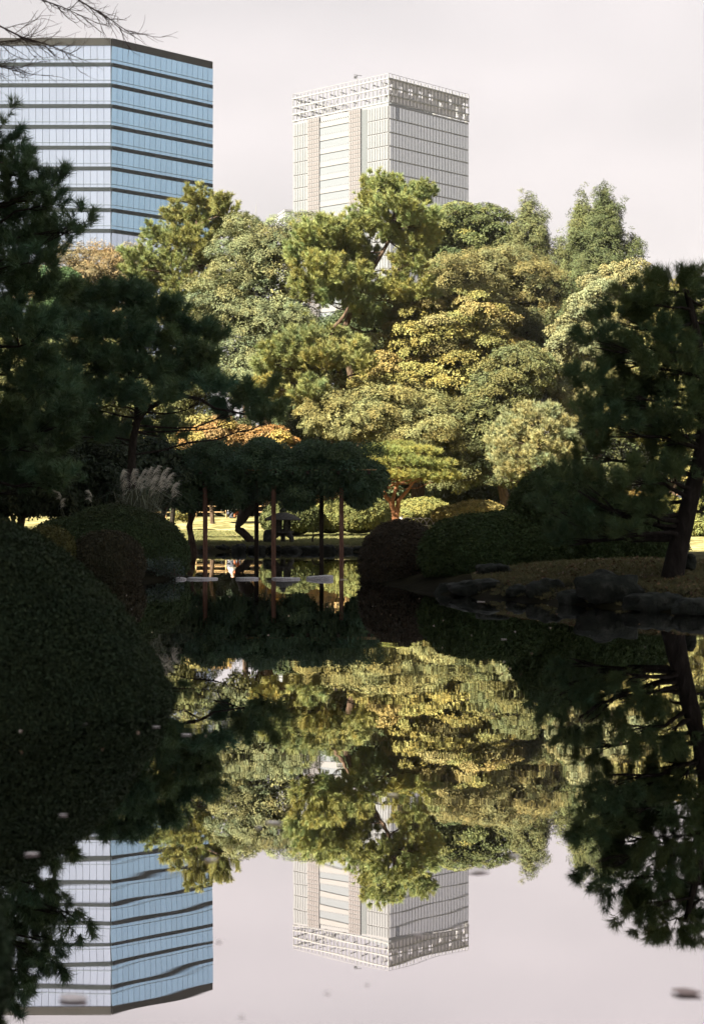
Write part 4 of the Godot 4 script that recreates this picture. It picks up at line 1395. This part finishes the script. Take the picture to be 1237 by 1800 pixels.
func dark_pines() -> void:
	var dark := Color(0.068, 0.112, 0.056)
	var G := "dark pines round the pond"
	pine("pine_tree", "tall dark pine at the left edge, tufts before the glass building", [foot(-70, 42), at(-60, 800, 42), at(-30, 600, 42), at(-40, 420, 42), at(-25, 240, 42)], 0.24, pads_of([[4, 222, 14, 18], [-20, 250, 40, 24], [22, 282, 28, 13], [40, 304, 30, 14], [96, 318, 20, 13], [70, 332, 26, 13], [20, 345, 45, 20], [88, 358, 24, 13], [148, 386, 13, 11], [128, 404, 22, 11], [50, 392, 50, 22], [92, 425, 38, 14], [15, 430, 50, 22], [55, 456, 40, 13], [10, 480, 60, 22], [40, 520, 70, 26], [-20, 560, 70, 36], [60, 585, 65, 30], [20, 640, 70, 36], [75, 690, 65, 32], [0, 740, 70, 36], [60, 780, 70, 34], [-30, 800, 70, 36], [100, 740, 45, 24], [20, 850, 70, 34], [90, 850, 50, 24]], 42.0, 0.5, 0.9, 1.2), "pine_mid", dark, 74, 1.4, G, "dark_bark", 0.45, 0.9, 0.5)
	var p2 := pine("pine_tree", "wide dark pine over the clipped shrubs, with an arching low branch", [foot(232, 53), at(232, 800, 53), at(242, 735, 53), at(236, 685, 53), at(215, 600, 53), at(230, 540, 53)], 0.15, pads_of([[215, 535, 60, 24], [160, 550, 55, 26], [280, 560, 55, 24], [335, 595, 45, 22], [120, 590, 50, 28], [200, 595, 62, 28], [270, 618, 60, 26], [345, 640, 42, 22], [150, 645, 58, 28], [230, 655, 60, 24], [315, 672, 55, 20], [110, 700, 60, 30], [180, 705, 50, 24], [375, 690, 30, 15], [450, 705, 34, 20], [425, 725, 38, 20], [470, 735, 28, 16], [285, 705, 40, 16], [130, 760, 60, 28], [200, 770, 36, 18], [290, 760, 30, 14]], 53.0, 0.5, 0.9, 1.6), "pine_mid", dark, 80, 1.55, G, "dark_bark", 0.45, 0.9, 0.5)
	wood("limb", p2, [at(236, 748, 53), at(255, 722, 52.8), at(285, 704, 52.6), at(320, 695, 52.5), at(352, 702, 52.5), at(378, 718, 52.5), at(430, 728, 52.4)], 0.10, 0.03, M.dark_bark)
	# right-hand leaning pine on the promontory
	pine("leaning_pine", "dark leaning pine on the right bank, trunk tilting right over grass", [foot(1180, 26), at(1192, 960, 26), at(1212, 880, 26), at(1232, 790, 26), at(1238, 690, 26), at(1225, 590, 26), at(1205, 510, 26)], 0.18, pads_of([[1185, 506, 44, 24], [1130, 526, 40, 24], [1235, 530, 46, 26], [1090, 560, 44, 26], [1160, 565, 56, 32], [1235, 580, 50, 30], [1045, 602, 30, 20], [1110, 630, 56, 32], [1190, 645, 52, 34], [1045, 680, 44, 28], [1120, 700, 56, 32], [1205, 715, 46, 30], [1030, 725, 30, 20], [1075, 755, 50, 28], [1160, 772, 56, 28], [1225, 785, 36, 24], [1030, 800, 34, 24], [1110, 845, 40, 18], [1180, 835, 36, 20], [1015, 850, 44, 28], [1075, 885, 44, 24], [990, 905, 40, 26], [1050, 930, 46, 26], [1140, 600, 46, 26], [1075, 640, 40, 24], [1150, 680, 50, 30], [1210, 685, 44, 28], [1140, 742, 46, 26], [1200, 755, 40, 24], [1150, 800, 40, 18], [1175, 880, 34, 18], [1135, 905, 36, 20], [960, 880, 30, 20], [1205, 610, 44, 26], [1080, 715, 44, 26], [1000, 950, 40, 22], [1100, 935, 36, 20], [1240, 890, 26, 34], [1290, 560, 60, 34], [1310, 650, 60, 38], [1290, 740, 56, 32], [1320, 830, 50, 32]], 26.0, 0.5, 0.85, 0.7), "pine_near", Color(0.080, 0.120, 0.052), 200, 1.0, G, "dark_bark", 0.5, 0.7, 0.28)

func shrubs() -> void:
	var G := "dark clipped shrubs by the water"
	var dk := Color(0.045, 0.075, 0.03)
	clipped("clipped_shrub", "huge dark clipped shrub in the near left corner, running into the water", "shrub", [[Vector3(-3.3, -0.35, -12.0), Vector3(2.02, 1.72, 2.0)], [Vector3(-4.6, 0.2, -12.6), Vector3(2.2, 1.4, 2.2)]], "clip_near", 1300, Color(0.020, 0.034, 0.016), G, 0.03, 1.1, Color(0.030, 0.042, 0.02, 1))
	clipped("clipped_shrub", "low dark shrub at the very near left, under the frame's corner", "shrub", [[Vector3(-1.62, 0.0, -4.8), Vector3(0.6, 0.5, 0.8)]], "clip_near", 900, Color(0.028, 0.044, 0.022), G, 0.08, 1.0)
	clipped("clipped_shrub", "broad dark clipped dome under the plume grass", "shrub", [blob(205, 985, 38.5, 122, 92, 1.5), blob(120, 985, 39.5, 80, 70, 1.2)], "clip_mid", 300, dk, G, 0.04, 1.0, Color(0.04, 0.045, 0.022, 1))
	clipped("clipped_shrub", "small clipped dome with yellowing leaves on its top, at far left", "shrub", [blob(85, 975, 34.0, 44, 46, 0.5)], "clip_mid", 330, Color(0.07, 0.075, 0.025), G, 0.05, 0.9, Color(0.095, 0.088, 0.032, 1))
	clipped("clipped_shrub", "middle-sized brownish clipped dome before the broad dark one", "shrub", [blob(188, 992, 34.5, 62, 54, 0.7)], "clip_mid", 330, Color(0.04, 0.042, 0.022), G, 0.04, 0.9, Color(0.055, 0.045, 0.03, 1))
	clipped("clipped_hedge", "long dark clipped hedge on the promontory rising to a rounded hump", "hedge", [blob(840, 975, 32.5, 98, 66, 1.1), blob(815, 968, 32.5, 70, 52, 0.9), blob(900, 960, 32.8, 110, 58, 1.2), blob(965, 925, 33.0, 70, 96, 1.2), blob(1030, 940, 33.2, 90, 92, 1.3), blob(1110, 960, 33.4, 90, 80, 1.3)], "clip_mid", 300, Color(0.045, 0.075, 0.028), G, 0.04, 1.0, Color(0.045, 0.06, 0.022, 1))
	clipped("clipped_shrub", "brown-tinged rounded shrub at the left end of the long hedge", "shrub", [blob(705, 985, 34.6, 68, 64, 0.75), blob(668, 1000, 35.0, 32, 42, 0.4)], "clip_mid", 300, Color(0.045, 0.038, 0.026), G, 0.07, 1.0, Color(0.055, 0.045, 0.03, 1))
	var S := "clipped shrubs on the lawn"
	clipped("clipped_shrub", "round dark shrub on the lawn behind the stone lantern", "shrub", [blob(512, 912, 79, 50, 32)], "clip_far", 90, Color(0.055, 0.065, 0.026), S, 0.06, 0.8)
	clipped("clipped_shrub", "large rounded shrub on the lawn right of the last pergola post", "shrub", [blob(630, 906, 80, 54, 34), blob(580, 912, 80, 34, 28)], "clip_far", 90, Color(0.10, 0.105, 0.036), S, 0.05, 0.8)
	clipped("clipped_shrub", "sunlit yellow-green low shrub behind the hoop fence", "shrub", [blob(742, 903, 96, 54, 25)], "clip_far", 90, Color(0.15, 0.15, 0.05), S, 0.08, 0.9)
	clipped("clipped_shrub", "sunlit flat golden shrub showing over the long hedge", "shrub", [blob(838, 900, 92, 46, 17), blob(800, 905, 92, 40, 14)], "clip_far", 90, Color(0.17, 0.14, 0.05), S, 0.06, 0.9)
	clipped("clipped_shrub", "small sunlit shrub on the lawn left of the pergola's first post", "shrub", [blob(322, 903, 88, 18, 13)], "clip_far", 90, Color(0.13, 0.12, 0.04), S, 0.1, 0.8)
	clipped("clipped_shrub", "sunny yellow shrub seen under the leaning pine, left of its trunk", "shrub", [blob(1165, 905, 84, 44, 32)], "clip_far", 90, Color(0.16, 0.15, 0.045), S, 0.12, 1.0)
	clipped("clipped_shrub", "golden-brown shrub seen through the pine's low branches", "shrub", [blob(1105, 890, 88, 46, 22)], "clip_far", 90, Color(0.18, 0.125, 0.04), S, 0.12, 1.0)
	clipped("clipped_shrub", "green shrub right of the leaning pine's trunk", "shrub", [blob(1240, 915, 80, 44, 36)], "clip_far", 90, Color(0.13, 0.135, 0.045), S, 0.12, 1.0)
	# unclipped evergreen shrubs in the shade at the left
	var E := "evergreen shrubs under the left pines"
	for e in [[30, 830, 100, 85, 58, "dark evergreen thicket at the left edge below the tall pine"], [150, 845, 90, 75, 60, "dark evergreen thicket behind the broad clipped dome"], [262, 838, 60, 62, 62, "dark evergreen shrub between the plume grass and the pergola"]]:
		var base := foot(e[0], e[4])
		var t := thing("evergreen_shrub", e[5], "shrub", base, E)
		for k in 3:
			wood("stem", t, limb_path(base - Vector3(0, 0.2, 0), at(e[0] + (k - 1) * 30, e[1], e[4]), 0.1), 0.1, 0.03, M.bark, 6)
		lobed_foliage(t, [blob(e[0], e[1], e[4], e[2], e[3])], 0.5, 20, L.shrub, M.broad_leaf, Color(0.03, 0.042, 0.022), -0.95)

func hanging_boughs() -> void:
	var base := foot(300, 76)
	var t := thing("low_tree", "low dark tree with drooping boughs behind the pergola's left posts", "tree", base)
	wood("trunk", t, [base - Vector3(0, 0.2, 0), base + Vector3(0.1, 1.2, 0), base + Vector3(0.3, 2.4, 0)], 0.13, 0.08, M.dark_bark)
	var xf := []
	var cols := []
	for k in 9:
		var tip := at(rng.randf_range(285, 430), rng.randf_range(872, 912), 76 + rng.randf_range(-1.5, 1.5))
		var path := [base + Vector3(0.25, 2.1, 0), (base + Vector3(0.3, 2.9, 0)).lerp(tip, 0.5) + Vector3(0, 0.5, 0), tip]
		wood("bough", t, path, 0.05, 0.015, M.dark_bark, 5)
		for j in 26:
			var u := rng.randf()
			var p: Vector3 = path[1].lerp(tip, u) if j % 2 else path[0].lerp(path[1], u)
			xf.append(Transform3D(basis_up(Vector3.UP + rand_dir() * 0.6, rng.randf_range(0.5, 1.0)), p + rand_dir() * 0.3))
			cols.append(tinted(Color(0.035, 0.05, 0.03)))
	scatter("foliage", L.shrub, M.broad_leaf, t, xf, cols)

func small_things() -> void:
	hanging_boughs()
	# plume grass
	pampas("tall clump of plume grass with many pale plumes behind the broad dome", foot(245, 41), [[at(213, 832, 41), 0.05, 0.42], [at(233, 830, 41), 0.10, 0.42], [at(242, 845, 41), 0.10, 0.38], [at(262, 828, 41), 0.16, 0.46], [at(275, 826, 41.2), 0.18, 0.42], [at(268, 845, 40.8), 0.16, 0.44], [at(285, 842, 41), 0.2, 0.4], [at(300, 838, 41), 0.2, 0.36], [at(311, 853, 41), 0.24, 0.36], [at(216, 852, 41), 0.04, 0.35], [at(250, 832, 41.3), 0.15, 0.5], [at(290, 830, 41.3), 0.22, 0.46]], 320, 2.0)
	pampas("single drooping plume left of the tall plume clump", foot(172, 41), [[at(156, 866, 41), -0.16, 0.26]], 12, 0.7)
	pampas("pair of low drooping plumes at the far left of the dome", foot(125, 41), [[at(96, 866, 41), -0.28, 0.24], [at(112, 880, 41), 0.14, 0.2]], 14, 0.6)
	# flat stepping stones just above the water
	for s in [[356, 1019, 27, "flat pale stepping stone by the front left post's reflection"], [436, 1019.5, 20, "second pale stepping stone from the left, short and flat"], [502, 1020, 27, "long thin pale stepping stone left of the raised one"], [562, 1017, 23, "raised pale stepping stone, the rightmost and thickest"]]:
		var d := 36.4
		var c := at(s[0], s[1], d)
		var thick := 0.028 if s[2] != 23 else 0.065
		c.y = 0.008
		slab(s[3], c, span(s[2], d), rng.randf_range(0.22, 0.34), thick, 0.06 if s[2] == 23 else rng.randf_range(-0.015, 0.015))
	rock("tiny pale stone tip beside the broad dome's foot", Vector3(-3.62, 0.0, -36.2), Vector3(0.12, 0.05, 0.1), "pale_stone", "pale stepping stones in the pond", 0.2)
	# rocks of the right bank
	for s in [[783, 1040, 29.2, 17, 14, "small dark rock at the tip of the right bank"], [845, 1036, 28.6, 50, 17, "long dark rock along the right bank's tip"], [912, 1043, 27.4, 22, 14, "low wet rock between the long rock and the round one"], [957, 1042, 27.0, 32, 21, "round dark rock at the water under the grass slope"], [868, 1004, 30.2, 30, 14, "flat rock lying against the foot of the long hedge"], [1070, 1036, 25.2, 52, 27, "big mossy rock before the leaning pine's roots"], [1010, 1052, 25.8, 30, 14, "low rock between the round rock and the big mossy one"], [1150, 1058, 23.9, 46, 17, "broad dark rock at the water's edge under the pine trunk"], [1215, 1068, 22.8, 36, 15, "dark rock at the right edge by the water"], [1206, 988, 26.5, 16, 14, "small dark rock against the right side of the pine trunk"], [745, 1030, 32.4, 14, 7, "small flat stone at the foot of the brown-tinged shrub"], [665, 1022, 35.6, 16, 8, "small stone under the left end of the brown-tinged shrub"]]:
		rock(s[5], at(s[0], s[1], s[2]), Vector3(span(s[3], s[2]), span(s[4], s[2]), span(s[3], s[2]) * 0.7))
	# far bank: edging stones
	for k in 11:
		var x := -6.4 + k * 0.68
		var where: String = ["left of the pergola", "by the rear left post", "by the front left post", "right of the front left post", "below the leaning trunk", "by the rear middle post", "below the stone lantern", "right of the stone lantern", "left of the rear right post", "by the rear right post", "right of the front right post"][k]
		rock("dark edging stone at the far waterline " + where, Vector3(x, 0.04, -66.3 + 0.25 * sin(k * 2.3)), Vector3(rng.randf_range(0.25, 0.42), rng.randf_range(0.14, 0.26), 0.3), "rock", "edging stones of the far bank")
	rock("dark round stone left of the stone lantern's feet", foot(473, 70.2) + Vector3(0, 0.22, 0), Vector3(0.26, 0.36, 0.26), "rock", "edging stones of the far bank", 0.15)
	var h := thing("bent_branch", "dark bent stick arching up from the grass near the rear right post", "branch", foot(552, 71))
	wood("stick", h, [foot(550, 71) - Vector3(0, 0.1, 0), at(549, 946, 71), at(553, 940, 71), at(560, 939, 71), at(566, 943, 71)], 0.045, 0.03, M.dark_wood)
	# visitors
	person("visitor in orange crouching on the lawn left of the leaning trunk", foot(415, 108), 0.5, true, M.orange_cloth, M.orange_cloth)
	person("visitor in white crouching beside the one in orange", foot(405, 107.4), 1.4, true, M.white_cloth, M.dark_cloth)
	person("visitor in a white top standing beyond the leaning pine's trunk", foot(1177, 104), 0.2, false, M.white_cloth, M.dark_cloth)
	person("visitor in dark clothes standing half hidden by the leaning pine's trunk", foot(1190, 104.5), -0.6, false, M.dark_cloth, M.dark_cloth)
	# grass of the right bank and the far bank
	var xf := []
	var cols := []
	for k in 9000:
		var p := at(rng.randf_range(830, 1300), 1000, rng.randf_range(22.5, 31.0))
		if pond_distance(p.x, p.z) < 0.15:
			continue
		p.y = ground(p.x, p.z)
		xf.append(Transform3D(basis_up(Vector3.UP + rand_dir() * 0.2, rng.randf_range(0.5, 1.1)), p))
		cols.append(tinted(Color(0.125, 0.118, 0.055), 0.35))
	for k in 14000:
		var p := Vector3(rng.randf_range(-9.5, 4.0), 0, rng.randf_range(-86.0, -66.3))
		if pond_distance(p.x, p.z) < 0.1:
			continue
		p.y = ground(p.x, p.z)
		xf.append(Transform3D(basis_up(Vector3.UP + rand_dir() * 0.2, rng.randf_range(0.8, 1.5)), p))
		cols.append(tinted(Color(0.13, 0.135, 0.055), 0.3))
	var gr := scatter("grass", needle_tuft(16, 0.09, 0.008, 0.01, 1.0, 30), M.grass_blade, self, xf, cols)
	gr.set_meta("label", "short grass on the right bank and the far lawn")
	xf = []
	cols = []
	for k in 900:
		var p := at(rng.randf_range(840, 1300), 1000, rng.randf_range(22.8, 30.5))
		if pond_distance(p.x, p.z) < 0.2:
			continue
		p.y = ground(p.x, p.z) + 0.05
		xf.append(Transform3D(basis_up(Vector3.UP + rand_dir() * 0.5, rng.randf_range(0.6, 1.3)), p))
		cols.append(tinted([Color(0.11, 0.07, 0.035), Color(0.08, 0.045, 0.025), Color(0.13, 0.10, 0.055)][k % 3], 0.3))
	var litter := scatter("fallen_leaves", leaf_clump(3, 0.10, 0.055, 0.035, 0.15, 31), M.broad_leaf, self, xf, cols)
	litter.set_meta("label", "brown fallen leaves scattered over the grass of the right bank")
	xf = []
	cols = []
	for k in 130:
		var dd := exp(rng.randf_range(log(9.0), log(60.0)))
		var p := Vector3(rng.randf_range(-0.2, 0.2) * dd, 0.004, -dd)
		if pond_distance(p.x, p.z) > -0.1:
			continue
		xf.append(Transform3D(basis_up(Vector3.UP + rand_dir() * 0.06, rng.randf_range(0.5, 1.3)), p))
		cols.append(tinted([Color(0.5, 0.42, 0.36), Color(0.2, 0.13, 0.08), Color(0.35, 0.3, 0.2)][k % 3], 0.3))
	var bits := scatter("floating_debris", leaf_clump(2, 0.012, 0.02, 0.012, 0.02, 32), M.broad_leaf, self, xf, cols)
	bits.set_meta("label", "tiny bits of leaf and petal afloat over the pond")
	# leafy water plants at the dome's foot
	xf = []
	cols = []
	var wp := thing("water_plant", "low leafy waterside plant at the right foot of the broad dome", "plant", Vector3(-3.75, 0.0, -36.4))
	wood("stem", wp, [Vector3(-3.75, -0.1, -36.4), Vector3(-3.8, 0.3, -36.4)], 0.015, 0.01, M.bark, 5)
	for k in 60:
		xf.append(Transform3D(basis_up(Vector3.UP + rand_dir() * 0.5, rng.randf_range(0.4, 0.8)), Vector3(-4.1 + rng.randfn(0, 0.35), rng.randf_range(0.02, 0.4), -36.3 + rng.randfn(0, 0.25))))
		cols.append(tinted(Color(0.05, 0.07, 0.055)))
	scatter("leaves", L.wisteria, M.broad_leaf, wp, xf, cols)
	# leaves afloat
	for l in [[130, 1757, 60, "largest pale floating leaf, low at the left under the building's reflection"], [57, 1502, 26, "pale floating leaf on the dark water at the far left"], [480, 1447, 30, "pale floating leaf on the camphor's reflection"], [455, 1455, 14, "small floating leaf left of the one on the camphor's reflection"], [112, 1433, 16, "small floating leaf above the far left pale one"], [372, 1512, 24, "floating leaf at the tip of the bushy pine's reflection"], [328, 1292, 18, "pair-like bright floating leaf right of the near shrub"], [275, 1278, 14, "bright floating leaf touching the near shrub's right foot"], [95, 1252, 12, "tiny bright floating leaf at the near shrub's foot, left"], [150, 1272, 10, "tiny bright floating leaf at the near shrub's foot, right"], [735, 1643, 20, "floating leaf under the white tower's reflected right side"], [905, 1505, 22, "dim floating leaf beside the small fir's reflection"], [840, 1532, 40, "dim floating leaf right of the reflected tower"], [575, 1745, 12, "small floating leaf below the reflected tower, left one"], [645, 1730, 10, "small floating leaf below the reflected tower, right one"], [425, 1787, 12, "small floating leaf at the bottom, left of centre"], [385, 1655, 14, "small floating leaf right of the glass building's reflection"], [690, 1398, 22, "floating leaf by the bright gap in the pine's reflection"], [885, 1124, 10, "tiny floating leaf in front of the promontory rocks"], [845, 1058, 14, "tiny bright floating leaf beside the long dark rock"], [1172, 1066, 10, "tiny bright floating leaf under the leaning pine"], [646, 1018, 12, "bright floating leaf near the brown-tinged shrub"], [604, 1019, 14, "bright floating leaf right of the raised stepping stone"]]:
		floating_leaf(l[0], l[1], l[2], l[3])
	floating_leaf(1205, 1746, 56, "dark reddish floating leaf at the bottom right", "fallen_red")
